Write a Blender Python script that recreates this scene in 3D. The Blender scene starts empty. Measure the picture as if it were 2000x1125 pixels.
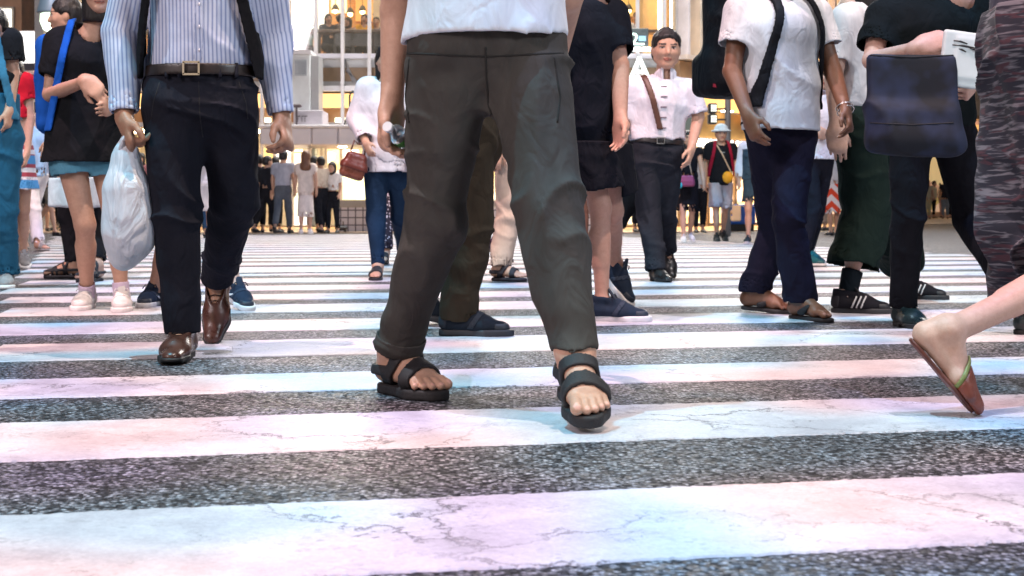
import bpy, math, random
import numpy as np
from functools import reduce
random.seed(7)
RNG = np.random.RandomState(11)
scene = bpy.context.scene
C = scene.collection
R = math.radians

# ------------------------------------------------------------------ camera
FPX, HOR, CAMH = 2690.0, 406.0, 0.48          # focal length in photo pixels, horizon row, eye height
cam_d = bpy.data.cameras.new('camera')
cam_d.sensor_width = 36.0
cam_d.lens = FPX/2000*36.0
cam_d.shift_y = -(562.5-HOR)/2000
cam_d.clip_start = 0.05
cam_d.clip_end = 900
cam_d.dof.use_dof = True
cam_d.dof.focus_distance = 4.2
cam_d.dof.aperture_fstop = 9.0
cam = bpy.data.objects.new('camera', cam_d)
cam.location = (0, 0, CAMH)
cam.rotation_euler = (R(90), 0, 0)
C.objects.link(cam)
scene.camera = cam

# ------------------------------------------------------------------ night sky and lamps
world = bpy.data.worlds.new('World')
scene.world = world
world.use_nodes = True
wn = world.node_tree
bg = wn.nodes['Background']
sky = wn.nodes.new('ShaderNodeTexSky')
sky.sky_type = 'NISHITA'
sky.sun_disc = False
sky.sun_elevation = R(15)
sky.sun_rotation = R(200)
mixs = wn.nodes.new('ShaderNodeMix'); mixs.data_type = 'RGBA'; mixs.blend_type = 'MULTIPLY'
mixs.inputs[0].default_value = 1.0
wn.links.new(sky.outputs[0], mixs.inputs[6])
mixs.inputs[7].default_value = (0.86, 0.86, 1.0, 1)
wn.links.new(mixs.outputs[2], bg.inputs[0])
bg.inputs[1].default_value = 0.03

def look(o, target):
    d = np.array(target, float)-np.array(o.location, float)
    from mathutils import Vector
    o.rotation_euler = Vector(d).to_track_quat('-Z', 'Y').to_euler()

def area(name, loc, target, sx, sy, col, power):
    l = bpy.data.lights.new(name, 'AREA')
    l.shape = 'RECTANGLE'; l.size = sx; l.size_y = sy
    l.color = col; l.energy = power
    o = bpy.data.objects.new(name, l); o.location = loc
    C.objects.link(o); look(o, target)
    return o

def gobo_spot(name, loc, target, col_a, col_b, col_c, power, seed, scale, cone=62, radius=0.35):
    """added overhead spot: a noise-coloured beam that throws colour patches on the road"""
    l = bpy.data.lights.new(name, 'SPOT')
    l.energy = power; l.spot_size = R(cone); l.spot_blend = 0.6; l.shadow_soft_size = radius
    l.use_nodes = True
    t = l.node_tree
    em = t.nodes['Emission']
    tc = t.nodes.new('ShaderNodeTexCoord')
    mp = t.nodes.new('ShaderNodeMapping'); mp.inputs['Location'].default_value = (seed, seed*1.7, seed*.3)
    no = t.nodes.new('ShaderNodeTexNoise'); no.inputs['Scale'].default_value = scale; no.inputs['Detail'].default_value = 0.6
    cr = t.nodes.new('ShaderNodeValToRGB')
    e = cr.color_ramp.elements
    e[0].position = .44; e[0].color = (*col_a, 1)
    e[1].position = .56; e[1].color = (*col_c, 1)
    n = e.new(.5); n.color = (*col_b, 1)
    t.links.new(tc.outputs['Normal'], mp.inputs[0]); t.links.new(mp.outputs[0], no.inputs['Vector'])
    t.links.new(no.outputs[0], cr.inputs[0]); t.links.new(cr.outputs[0], em.inputs[0])
    o = bpy.data.objects.new(name, l); o.location = loc
    C.objects.link(o); look(o, target)
    return o

area('billboard_light_rose', (-12, -8, 10), (0, 6, 0.6), 5, 3.5, (1.0, .86, .88), 1900)
area('billboard_light_blue', (13, -6, 9), (0, 7, 0.6), 4.5, 3, (.84, .91, 1.0), 1350)
area('facade_screen_light', (1, 28.6, 9), (0, 18, 0), 16, 5, (1.0, .95, .90), 4200)
gobo_spot('overhead_gobo_spot', (-5, 2, 20), (-1, 7, 0), (.18, .72, .95), (1.0, .93, .97), (1.0, .62, .64), 18500, 5.3, 40, 75, .10)  # added gobo spots hung over the crossing to colour the ground
gobo_spot('overhead_gobo_spot', (6, 1, 21), (1, 7, 0), (.36, .52, 1.0), (.97, .95, 1.0), (1.0, .74, .58), 15500, 2.9, 34, 75, .10)

scene.view_settings.view_transform = 'Standard'
scene.view_settings.look = 'None'
scene.view_settings.gamma = 1
scene.view_settings.exposure = 0.03
scene.render.engine = 'CYCLES'
scene.cycles.use_denoising = True
scene.cycles.max_bounces = 5
scene.cycles.diffuse_bounces = 3
scene.cycles.glossy_bounces = 3
scene.cycles.transparent_max_bounces = 8
scene.cycles.sample_clamp_indirect = 6
scene.cycles.caustics_reflective = False
scene.cycles.caustics_refractive = False
# ------------------------------------------------------------------ places: photo pixel + distance -> point
def at(px, py, Y):
    return np.array([(px-1000)*Y/FPX, Y, CAMH+(HOR-py)*Y/FPX], float)

# ------------------------------------------------------------------ objects
def tag(o, label=None, cat=None, group=None, kind=None):
    if label: o['label'] = label
    if cat: o['category'] = cat
    if group: o['group'] = group
    if kind: o['kind'] = kind
    return o

def empty(name, loc, label=None, cat=None, group=None):
    o = bpy.data.objects.new(name, None)
    o.empty_display_size = 0.1
    o.location = tuple(float(v) for v in loc)
    C.objects.link(o)
    return tag(o, label, cat, group)

def link_mesh(name, me, parent=None):
    o = bpy.data.objects.new(name, me)
    C.objects.link(o)
    if parent is not None:
        o.parent = parent
        top = parent
        off = np.zeros(3)
        while top is not None:
            off += np.array(top.location); top = top.parent
        o.location = tuple(-off)
    return o

def np_mesh(name, V, quads, smooth=True):
    me = bpy.data.meshes.new(name)
    V = np.asarray(V, np.float32); quads = np.asarray(quads, np.int32)
    me.vertices.add(len(V)); me.vertices.foreach_set('co', V.ravel())
    n, k = quads.shape
    me.loops.add(n*k); me.loops.foreach_set('vertex_index', quads.ravel())
    me.polygons.add(n)
    me.polygons.foreach_set('loop_start', np.arange(0, n*k, k, dtype=np.int32))
    me.polygons.foreach_set('loop_total', np.full(n, k, np.int32))
    me.polygons.foreach_set('use_smooth', np.full(n, smooth, bool))
    me.update(calc_edges=True)
    return me

# ------------------------------------------------------------------ box and tube builder
class MB:
    def __init__(s): s.v = []; s.f = []; s.sm = []
    def quadmesh(s, vs, fs, smooth=False):
        b = len(s.v); s.v += [tuple(float(c) for c in p) for p in vs]
        s.f += [tuple(b+i for i in q) for q in fs]; s.sm += [smooth]*len(fs)
        return s
    def box(s, lo, hi, bev=0.0):
        x0, y0, z0 = lo; x1, y1, z1 = hi
        if bev <= 0:
            return s.quadmesh([(x0,y0,z0),(x1,y0,z0),(x1,y1,z0),(x0,y1,z0),(x0,y0,z1),(x1,y0,z1),(x1,y1,z1),(x0,y1,z1)],
                              [(3,2,1,0),(4,5,6,7),(0,1,5,4),(1,2,6,5),(2,3,7,6),(3,0,4,7)])
        b = min(bev, (x1-x0)/2.01, (y1-y0)/2.01, (z1-z0)/2.01)
        def ring(i, z): return [(x0+i,y0,z),(x1-i,y0,z),(x1,y0+i,z),(x1,y1-i,z),(x1-i,y1,z),(x0+i,y1,z),(x0,y1-i,z),(x0,y0+i,z)]
        def inn(z): return [(x0+b,y0+b,z),(x1-b,y0+b,z),(x1-b,y0+b,z),(x1-b,y1-b,z),(x1-b,y1-b,z),(x0+b,y1-b,z),(x0+b,y1-b,z),(x0+b,y0+b,z)]
        rings = [inn(z0), ring(b, z0+b), ring(b, z1-b), inn(z1)]
        vs = sum(rings, []); fs = []
        for k in range(3):
            for i in range(8):
                j = (i+1) % 8
                fs.append((k*8+i, k*8+j, k*8+8+j, k*8+8+i))
        fs.append((0+7, 5, 3, 1)); fs.append((24, 26, 28, 30))
        return s.quadmesh(vs, fs)
    def obox(s, c, ax, ay, az):
        """box from centre and three half-axis vectors"""
        c, ax, ay, az = (np.array(q, float) for q in (c, ax, ay, az))
        vs = [c-ax-ay-az, c+ax-ay-az, c+ax+ay-az, c-ax+ay-az, c-ax-ay+az, c+ax-ay+az, c+ax+ay+az, c-ax+ay+az]
        return s.quadmesh(vs, [(3,2,1,0),(4,5,6,7),(0,1,5,4),(1,2,6,5),(2,3,7,6),(3,0,4,7)])
    def tube(s, pts, r, n=8, cap=True):
        pts = [np.array(p, float) for p in pts]
        rs = r if hasattr(r, '__len__') else [r]*len(pts)
        vs = []; fs = []; prev = None
        for i, p in enumerate(pts):
            t = pts[min(i+1, len(pts)-1)]-pts[max(i-1, 0)]
            t = t/(np.linalg.norm(t)+1e-9)
            if prev is None:
                a = np.array([0,0,1.]) if abs(t[2]) < .9 else np.array([1.,0,0])
            else: a = prev
            u = a-t*np.dot(a, t); u /= np.linalg.norm(u)+1e-9; prev = u
            w = np.cross(t, u)
            for k in range(n):
                an = 2*math.pi*k/n
                vs.append(p+rs[i]*(math.cos(an)*u+math.sin(an)*w))
        for i in range(len(pts)-1):
            for k in range(n):
                j = (k+1) % n
                fs.append((i*n+k, i*n+j, i*n+n+j, i*n+n+k))
        s.quadmesh(vs, fs, True)
        if cap:
            b = len(s.v)-len(vs)
            s.f.append(tuple(b+k for k in range(n-1, -1, -1))); s.sm.append(False)
            s.f.append(tuple(b+(len(pts)-1)*n+k for k in range(n))); s.sm.append(False)
        return s
    def lathe(s, prof, c, n=20):
        vs = []; fs = []
        for r, z in prof:
            for k in range(n):
                a = 2*math.pi*k/n
                vs.append((c[0]+r*math.cos(a), c[1]+r*math.sin(a), c[2]+z))
        for i in range(len(prof)-1):
            for k in range(n):
                j = (k+1) % n
                fs.append((i*n+k, i*n+j, i*n+n+j, i*n+n+k))
        return s.quadmesh(vs, fs, True)
    def build(s, name, mat, parent=None):
        me = bpy.data.meshes.new(name)
        me.from_pydata(s.v, [], s.f)
        me.polygons.foreach_set('use_smooth', s.sm)
        me.update()
        if mat: me.materials.append(mat)
        return link_mesh(name, me, parent)

# ------------------------------------------------------------------ materials
MATS = {}
def nd(t, kind, **kw):
    n = t.nodes.new(kind)
    for k, v in kw.items():
        if k in ('data_type', 'blend_type', 'operation', 'feature', 'wave_type', 'bands_direction', 'attribute_name', 'distance', 'noise_dimensions'):
            setattr(n, k, v)
        else: n.inputs[k.replace('_', ' ')].default_value = v
    return n

def base_mat(name, col, rough=.6, metal=0.0, spec=None):
    m = bpy.data.materials.new(name); m.use_nodes = True
    b = m.node_tree.nodes['Principled BSDF']
    b.inputs['Base Color'].default_value = (*col, 1)
    b.inputs['Roughness'].default_value = rough
    b.inputs['Metallic'].default_value = metal
    if spec is not None: b.inputs['Specular IOR Level'].default_value = spec
    return m, m.node_tree, b

def mixcol(t, fac, a, b, blend='MIX'):
    n = t.nodes.new('ShaderNodeMix'); n.data_type = 'RGBA'; n.blend_type = blend
    for sock, v in ((0, fac), (6, a), (7, b)):
        if hasattr(v, 'is_output') or hasattr(v, 'links'): t.links.new(v, n.inputs[sock])
        elif sock == 0: n.inputs[0].default_value = v
        else: n.inputs[sock].default_value = (*v, 1)
    return n.outputs[2]

def ramp(t, fac, p0, p1, c0=(0,0,0), c1=(1,1,1)):
    n = t.nodes.new('ShaderNodeValToRGB')
    n.color_ramp.elements[0].position = p0; n.color_ramp.elements[1].position = p1
    n.color_ramp.elements[0].color = (*c0, 1); n.color_ramp.elements[1].color = (*c1, 1)
    t.links.new(fac, n.inputs[0])
    return n.outputs[0]

def plain(col, rough=.6, metal=0., var=.12, scale=3.0, bump=0.0, bscale=60., spec=None, key=None):
    """painted / plastic / leather / metal surface with slight unevenness"""
    k = ('plain', col, rough, metal, var, scale, bump, bscale, spec)
    if k in MATS: return MATS[k]
    m, t, b = base_mat('surface', col, rough, metal, spec)
    tc = t.nodes.new('ShaderNodeTexCoord')
    n = nd(t, 'ShaderNodeTexNoise', Scale=scale, Detail=5.0); t.links.new(tc.outputs['Object'], n.inputs['Vector'])
    dark = tuple(c*(1-var*1.5) for c in col); lite = tuple(min(1, c*(1+var)) for c in col)
    t.links.new(ramp(t, n.outputs[0], .3, .7, dark, lite), b.inputs['Base Color'])
    t.links.new(ramp(t, n.outputs[0], .3, .7, (max(.02, rough-.1),)*3, (min(1, rough+.08),)*3), b.inputs['Roughness'])
    if bump:
        n2 = nd(t, 'ShaderNodeTexNoise', Scale=bscale, Detail=3.0); t.links.new(tc.outputs['Object'], n2.inputs['Vector'])
        bp = nd(t, 'ShaderNodeBump', Strength=bump, Distance=.004); t.links.new(n2.outputs[0], bp.inputs['Height'])
        t.links.new(bp.outputs[0], b.inputs['Normal'])
    MATS[k] = m
    return m

def cloth(col, rough=.92, var=.16, crease=None, sheen=.0):
    if crease is None: crease = .42 if max(col) < .3 else .32
    k = ('cloth', col, rough, var, crease, sheen)
    if k in MATS: return MATS[k]
    m, t, b = base_mat('fabric', col, rough, 0, .10)
    b.inputs['Sheen Weight'].default_value = sheen
    b.inputs['Sheen Roughness'].default_value = .5
    tc = t.nodes.new('ShaderNodeTexCoord')
    mp = t.nodes.new('ShaderNodeMapping'); mp.inputs['Scale'].default_value = (1.2, 1.2, .75)
    t.links.new(tc.outputs['Object'], mp.inputs[0])
    n = nd(t, 'ShaderNodeTexNoise', Scale=9.0, Detail=5.0, Roughness=.6, Distortion=.6); t.links.new(mp.outputs[0], n.inputs['Vector'])
    dark = tuple(c*(1-var) for c in col); lite = tuple(min(1, c*(1+var*.6)) for c in col)
    t.links.new(ramp(t, n.outputs[0], .32, .68, dark, lite), b.inputs['Base Color'])
    n2 = nd(t, 'ShaderNodeTexNoise', Scale=420.0, Detail=2.0); t.links.new(tc.outputs['Object'], n2.inputs['Vector'])
    n3 = nd(t, 'ShaderNodeTexNoise', Scale=12.0, Detail=2.5, Roughness=.5, Distortion=1.0); t.links.new(mp.outputs[0], n3.inputs['Vector'])
    bp = nd(t, 'ShaderNodeBump', Strength=.25, Distance=.0012); t.links.new(n2.outputs[0], bp.inputs['Height'])
    bp2 = nd(t, 'ShaderNodeBump', Strength=crease, Distance=.03); t.links.new(n3.outputs[0], bp2.inputs['Height'])
    t.links.new(bp.outputs[0], bp2.inputs['Normal']); t.links.new(bp2.outputs[0], b.inputs['Normal'])
    MATS[k] = m
    return m

def glow(col, strength, key=None):
    k = ('glow', col, strength)
    if k in MATS: return MATS[k]
    m = bpy.data.materials.new('lit_surface'); m.use_nodes = True
    t = m.node_tree; b = t.nodes['Principled BSDF']
    b.inputs['Base Color'].default_value = (*[c*.5 for c in col], 1)
    b.inputs['Emission Color'].default_value = (*col, 1)
    b.inputs['Emission Strength'].default_value = strength
    MATS[k] = m
    return m

# ------------------------------------------------------------------ smooth noise on arrays
_T = RNG.rand(32, 32, 32).astype(np.float32)*2-1
def noise3(P):
    i = np.floor(P).astype(np.int32); f = (P-i).astype(np.float32); f = f*f*(3-2*f)
    i &= 31; j = (i+1) & 31
    x0, y0, z0 = i.T; x1, y1, z1 = j.T; fx, fy, fz = f.T
    a = _T[x0,y0,z0]*(1-fx)+_T[x1,y0,z0]*fx; b = _T[x0,y1,z0]*(1-fx)+_T[x1,y1,z0]*fx
    c = _T[x0,y0,z1]*(1-fx)+_T[x1,y0,z1]*fx; d = _T[x0,y1,z1]*(1-fx)+_T[x1,y1,z1]*fx
    a = a*(1-fy)+b*fy; c = c*(1-fy)+d*fy
    return a*(1-fz)+c*fz

# ------------------------------------------------------------------ distance-field modelling
class F:
    def __init__(s, fn, lo, hi): s.fn = fn; s.lo = np.array(lo, float); s.hi = np.array(hi, float)
    def __call__(s, P): return s.fn(P)

def unit(v):
    v = np.array(v, float); return v/(np.linalg.norm(v)+1e-12)

def rc(a, b, ra, rb, side=None, ks=1.0, kf=1.0):
    """tapered limb from a to b, optionally oval: ks along side, kf along the third axis"""
    a = np.array(a, np.float32); b = np.array(b, np.float32)
    ab = b-a; L2 = float(ab@ab)+1e-9
    m = max(ra, rb)*max(ks, kf, 1)
    lo = np.minimum(a, b)-m; hi = np.maximum(a, b)+m
    if side is None or (ks == 1 and kf == 1):
        def fn(P):
            q = P-a; t = np.clip(q@ab/L2, 0, 1)
            q = q-t[:, None]*ab
            return np.sqrt((q*q).sum(1))-(ra+(rb-ra)*t)
        return F(fn, lo, hi)
    u = (ab/math.sqrt(L2)).astype(np.float32)
    s = np.array(side, float); s = s-u*float(s@u); s = unit(s).astype(np.float32)
    w = np.cross(u, s).astype(np.float32); mk = min(ks, kf, 1.0)
    def fn(P):
        q = P-a; t = np.clip(q@ab/L2, 0, 1)
        q = q-t[:, None]*ab
        qa = q@u
        return (np.sqrt((q@s/ks)**2+(q@w/kf)**2+qa*qa)-(ra+(rb-ra)*t))*mk
    return F(fn, lo, hi)

def ell(c, axes, radii):
    """ellipsoid: axes 3 unit vectors, radii 3"""
    c = np.array(c, np.float32); A = np.array(axes, np.float32); r = np.array(radii, np.float32)
    m = float(max(radii))
    def fn(P):
        q = ((P-c)@A.T)/r
        k = np.sqrt((q*q).sum(1)); k2 = np.sqrt(((q/r)**2).sum(1))+1e-6
        return k*(k-1)/k2
    return F(fn, c-m, c+m)

def rbox(c, axes, half, rad):
    c = np.array(c, np.float32); A = np.array(axes, np.float32); h = np.array(half, np.float32)-rad
    m = float(np.linalg.norm(half))
    def fn(P):
        q = np.abs((P-c)@A.T)-h
        return np.sqrt((np.maximum(q, 0)**2).sum(1))+np.minimum(q.max(1), 0)-rad
    return F(fn, c-m, c+m)

def smin(a, b, k):
    h = np.maximum(k-np.abs(a-b), 0)/k
    return np.minimum(a, b)-h*h*k*.25

def U(k, *fs):
    lo = np.min([f.lo for f in fs], 0); hi = np.max([f.hi for f in fs], 0)
    if k <= 0: return F(lambda P: reduce(np.minimum, [f(P) for f in fs]), lo, hi)
    return F(lambda P: reduce(lambda a, b: smin(a, b, k), [f(P) for f in fs]), lo, hi)

def cut(f, p0, n):
    """keep the side the normal points away from"""
    p0 = np.array(p0, np.float32); n = unit(n).astype(np.float32)
    return F(lambda P: np.maximum(f(P), (P-p0)@n), f.lo, f.hi)

def hollow(f, limb, p0, n, wall=.011, depth=.07):
    """open the hem of a limb of f at plane p0,n"""
    p0 = np.array(p0, np.float32); n = unit(n).astype(np.float32)
    return F(lambda P: np.maximum(f(P), -np.maximum(limb(P)+wall, -((P-p0)@n)-depth)), f.lo, f.hi)

def sub(f, g): return F(lambda P: np.maximum(f(P), -g(P)), f.lo, f.hi)
def inter(f, g): return F(lambda P: np.maximum(f(P), g(P)), np.maximum(f.lo, g.lo), np.minimum(f.hi, g.hi))
def grow(f, d): return F(lambda P: f(P)-d, f.lo-d, f.hi+d)
def band(f, off, th): return F(lambda P: np.abs(f(P)-off)-th, f.lo-off-th, f.hi+off+th)
def slab(f, c, n, half):
    c = np.array(c, np.float32); n = unit(n).astype(np.float32)
    return F(lambda P: np.maximum(f(P), np.abs((P-c)@n)-half), f.lo, f.hi)
def wrinkle(f, fn, amp): return F(lambda P: f(P)-fn(P), f.lo-amp, f.hi+amp)

def field_mesh(f, h):
    """surface of the field f at voxel size h -> verts, quads (coarse pass, then a fine pass near the surface)"""
    B = 4
    lo = f.lo-2*h; hi = f.hi+2*h
    nb = np.maximum(np.ceil((hi-lo)/(h*B)).astype(int), 1)
    g = [lo[i]+(np.arange(nb[i])*B+(B-1)/2)*h for i in range(3)]
    G = np.stack(np.meshgrid(*g, indexing='ij'), -1).reshape(-1, 3).astype(np.float32)
    d = f(G).astype(np.float32)
    act = np.abs(d) < h*B*1.25
    full = np.repeat(np.repeat(np.repeat(d.reshape(nb), B, 0), B, 1), B, 2)
    idx = np.argwhere(act.reshape(nb))
    if len(idx) == 0: return np.zeros((0, 3)), np.zeros((0, 4), int)
    o = np.stack(np.meshgrid(*[np.arange(B)]*3, indexing='ij'), -1).reshape(-1, 3)
    ii = (idx[:, None, :]*B+o[None]).reshape(-1, 3)
    D = np.empty(len(ii), np.float32)
    for s in range(0, len(ii), 400000):
        D[s:s+400000] = f((lo+ii[s:s+400000]*h).astype(np.float32))
    full[ii[:, 0], ii[:, 1], ii[:, 2]] = D
    D = full; S = D < 0
    n = np.array(D.shape)
    cnt = np.zeros(n-1, np.uint8)
    for a in (0, 1):
        for b in (0, 1):
            for c in (0, 1):
                cnt += S[a:n[0]-1+a, b:n[1]-1+b, c:n[2]-1+c]
    cells = np.argwhere((cnt > 0) & (cnt < 8))
    if len(cells) == 0: return np.zeros((0, 3)), np.zeros((0, 4), int)
    vid = np.full(n-1, -1, np.int32); vid[tuple(cells.T)] = np.arange(len(cells))
    acc = np.zeros((len(cells), 3), np.float32); num = np.zeros(len(cells), np.float32)
    cor = [(a, b, c) for a in (0, 1) for b in (0, 1) for c in (0, 1)]
    val = {q: D[cells[:, 0]+q[0], cells[:, 1]+q[1], cells[:, 2]+q[2]] for q in cor}
    for q in cor:
        for ax in range(3):
            if q[ax]: continue
            p = list(q); p[ax] = 1; p = tuple(p)
            a, b = val[q], val[p]; m = (a < 0) != (b < 0)
            t = np.where(m, a/np.where(m, a-b, 1), 0)
            pos = np.array(q, np.float32)[None]+0*acc; pos[:, ax] += t
            acc += np.where(m[:, None], pos, 0); num += m
    V = lo+(cells+acc/num[:, None])*h
    Q = []
    for ax in range(3):
        u, w = (ax+1) % 3, (ax+2) % 3
        s0 = [slice(None)]*3; s1 = [slice(None)]*3
        s0[ax] = slice(0, n[ax]-1); s1[ax] = slice(1, n[ax])
        m = S[tuple(s0)] != S[tuple(s1)]
        e = np.argwhere(m)
        e = e[(e[:, u] > 0) & (e[:, w] > 0) & (e[:, u] < n[u]-1) & (e[:, w] < n[w]-1)]
        if len(e) == 0: continue
        ins = S[e[:, 0], e[:, 1], e[:, 2]]
        def cid(du, dw):
            c = e.copy(); c[:, u] += du; c[:, w] += dw
            return vid[c[:, 0], c[:, 1], c[:, 2]]
        q = np.stack([cid(-1, -1), cid(0, -1), cid(0, 0), cid(-1, 0)], 1)
        q[~ins] = q[~ins][:, ::-1]
        Q.append(q)
    Q = np.concatenate(Q); Q = Q[(Q >= 0).all(1)]
    # one light smoothing pass takes the voxel steps out
    E = np.concatenate([Q[:, [0, 1]], Q[:, [1, 2]], Q[:, [2, 3]], Q[:, [3, 0]]])
    s = np.zeros_like(V); k = np.zeros(len(V))
    for c in range(3): s[:, c] = np.bincount(E[:, 0], V[E[:, 1], c], len(V))+np.bincount(E[:, 1], V[E[:, 0], c], len(V))
    k = np.bincount(E[:, 0], minlength=len(V))+np.bincount(E[:, 1], minlength=len(V))
    V = V*.5+.5*s/np.maximum(k, 1)[:, None]
    return V, Q

def sculpt(name, f, h, mat, parent=None, color=None, attr=None):
    V, Q = field_mesh(f, h)
    if len(Q) == 0: return None
    me = np_mesh(name, V, Q)
    if color is not None:
        a = me.attributes.new('tint', 'FLOAT_COLOR', 'POINT')
        a.data.foreach_set('color', np.concatenate([color(V), np.ones((len(V), 1))], 1).astype(np.float32).ravel())
    if attr is not None:
        a = me.attributes.new('weave', 'FLOAT_VECTOR', 'POINT')
        a.data.foreach_set('vector', attr(V).astype(np.float32).ravel())
    me.materials.append(mat)
    return link_mesh(name, me, parent)
# ------------------------------------------------------------------ people
UP = np.array([0, 0, 1.])
def heading(deg):
    a = R(deg); return np.array([math.sin(a), -math.cos(a), 0.])
def sideof(deg):
    a = R(deg); return np.array([math.cos(a), math.sin(a), 0.])
def ground(px, py):
    Y = FPX*CAMH/(py-HOR); return at(px, py, Y)

def kd_ok(b): return b.get('rise', .8) < 2

def skin_mat(col):
    k = ('skin', col)
    if k in MATS: return MATS[k]
    m, t, b = base_mat('skin', col, .5, 0, .4)
    b.inputs['Subsurface Weight'].default_value = .05
    b.inputs['Subsurface Radius'].default_value = (.012, .005, .003)
    b.inputs['Subsurface Scale'].default_value = .6
    at_ = nd(t, 'ShaderNodeAttribute', attribute_name='tint')
    tc = t.nodes.new('ShaderNodeTexCoord')
    n = nd(t, 'ShaderNodeTexNoise', Scale=60.0, Detail=8.0, Roughness=.7); t.links.new(tc.outputs['Object'], n.inputs['Vector'])
    v = ramp(t, n.outputs[0], .3, .7, (.86, .80, .78), (1.02, 1.0, 1.0))
    t.links.new(mixcol(t, 1.0, at_.outputs['Color'], v, 'MULTIPLY'), b.inputs['Base Color'])
    n2 = nd(t, 'ShaderNodeTexNoise', Scale=260.0, Detail=3.0); t.links.new(tc.outputs['Object'], n2.inputs['Vector'])
    bp = nd(t, 'ShaderNodeBump', Strength=.35, Distance=.002); t.links.new(n2.outputs[0], bp.inputs['Height'])
    t.links.new(bp.outputs[0], b.inputs['Normal'])
    MATS[k] = m
    return m

def hair_mat(col):
    k = ('hair', col)
    if k in MATS: return MATS[k]
    m, t, b = base_mat('hair', col, .42, 0, .4)
    tc = t.nodes.new('ShaderNodeTexCoord')
    mp = t.nodes.new('ShaderNodeMapping'); mp.inputs['Scale'].default_value = (1, 1, .08)
    t.links.new(tc.outputs['Object'], mp.inputs[0])
    n = nd(t, 'ShaderNodeTexNoise', Scale=190.0, Detail=3.0, Distortion=.5); t.links.new(mp.outputs[0], n.inputs['Vector'])
    t.links.new(ramp(t, n.outputs[0], .3, .75, tuple(c*.45 for c in col), tuple(min(1, c*1.6) for c in col)), b.inputs['Base Color'])
    bp = nd(t, 'ShaderNodeBump', Strength=.7, Distance=.006); t.links.new(n.outputs[0], bp.inputs['Height'])
    t.links.new(bp.outputs[0], b.inputs['Normal'])
    MATS[k] = m
    return m

SKIN = (.56, .335, .235); SKIN_PALE = (.63, .42, .33); SKIN_DARK = (.20, .095, .055); SKIN_TAN = (.40, .215, .135)
BLACKHAIR = (.012, .009, .009)

class Foot:
    """local frame of a foot: anchor on the sole under the ankle"""
    def __init__(s, anchor, yaw, pitch=0., med=1., k=1.0, roll=0.):
        s.o = np.array(anchor, float); f0 = heading(yaw); s.med = med; s.k = k
        p = R(pitch)
        s.f = f0*math.cos(p)-UP*math.sin(p)
        s.u = UP*math.cos(p)+f0*math.sin(p)
        s.l = np.cross(s.f, s.u)*1.0          # to the walker's right
        if roll:
            c, n = math.cos(R(roll)), math.sin(R(roll))
            s.l, s.u = s.l*c+s.u*n, s.u*c-s.l*n
    def p(s, x, y, z):                        # x towards the big toe, y forward, z up
        return s.o+s.k*(s.l*x*s.med+s.f*y+s.u*z)
    ankle = property(lambda s: s.p(0, 0, .085))
    def axes(s): return [s.l*s.med, s.f, s.u]

def bare_foot(ft, lift=0.0, bent=0.0):
    k = ft.k; P = lambda x, y, z: ft.p(x, y, z+lift)
    L = ft.l
    core = U(.02*k,
        rc(P(0, -.03, .034), P(0, -.012, .085), .033*k, .033*k),
        rc(P(0, 0, .085), P(.004, .10, .038), .034*k, .026*k, L, 1.15, .9),
        rc(P(-.004, -.02, .030), P(-.006, .12, .023), .030*k, .026*k, L, 1.2, .85),
        rc(P(.022, .118, .021), P(-.032, .10, .018), .021*k, .018*k),
        ell(P(.016, -.002, .085), ft.axes(), (.026*k, .02*k, .02*k)), ell(P(-.018, -.008, .078), ft.axes(), (.024*k, .018*k, .018*k)))
    toes = []
    for i, (x0, x1, y0, y1, r) in enumerate([(.026, .030, .135, .182, .0135), (.008, .009, .135, .183, .0098), (-.008, -.010, .130, .174, .0092), (-.021, -.026, .122, .161, .0088), (-.033, -.041, .11, .145, .0086)]):
        toes.append(U(.004, rc(P(x0, y0-.02, .022), P((x0+x1)/2, (y0+y1)/2, .021), r*k*1.02, r*k*.95),
                      rc(P((x0+x1)/2, (y0+y1)/2, .021), P(x1, y1, r*.95), r*k*.95, r*k*1.04)))
    tt = U(.0, *toes)
    return U(.008, core, tt)

def toe_nails(ft, lift=0.0):
    return [(ft.p(x, y, z+lift), r*ft.k) for x, y, z, r in [(.031, .189, .021, .0085), (.009, .187, .016, .006), (-.0105, .178, .0155, .0055), (-.0265, .165, .015, .005), (-.042, .149, .0145, .005)]]

def sole_field(ft, lo, hi, w=1.0, toe=.185, heel=-.045, rad=.006, toew=.036, side=.0):
    """outline of a sole, extruded from lo to hi"""
    o = ft.o.astype(np.float32); A = np.array(ft.axes(), np.float32); k = ft.k
    pts = [((0, heel+.036), .034*w), ((-.003, .05), .031*w), ((-.003, .115), .046*w), ((.004, toe-toew), toew*w)]
    def fn(P):
        q = (P-o)@A.T/k
        d = None
        for (c0, r0), (c1, r1) in zip(pts[:-1], pts[1:]):
            a = np.array(c0, np.float32); ab = np.array(c1, np.float32)-a
            t = np.clip(((q[:, :2]-a)@ab)/float(ab@ab), 0, 1)
            dd = np.sqrt(((q[:, :2]-a-t[:, None]*ab)**2).sum(1))-(r0+(r1-r0)*t)
            d = dd if d is None else smin(d, dd, .02)
        e = np.abs(q[:, 2]-(lo+hi)/2)-(hi-lo)/2
        d = d+rad; e = e+rad
        return (np.sqrt(np.maximum(d, 0)**2+np.maximum(e, 0)**2)+np.minimum(np.maximum(d, e), 0)-rad)*k
    c = ft.p(0, .07, .05); m = .17*k
    return F(fn, c-m, c+m)

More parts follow.
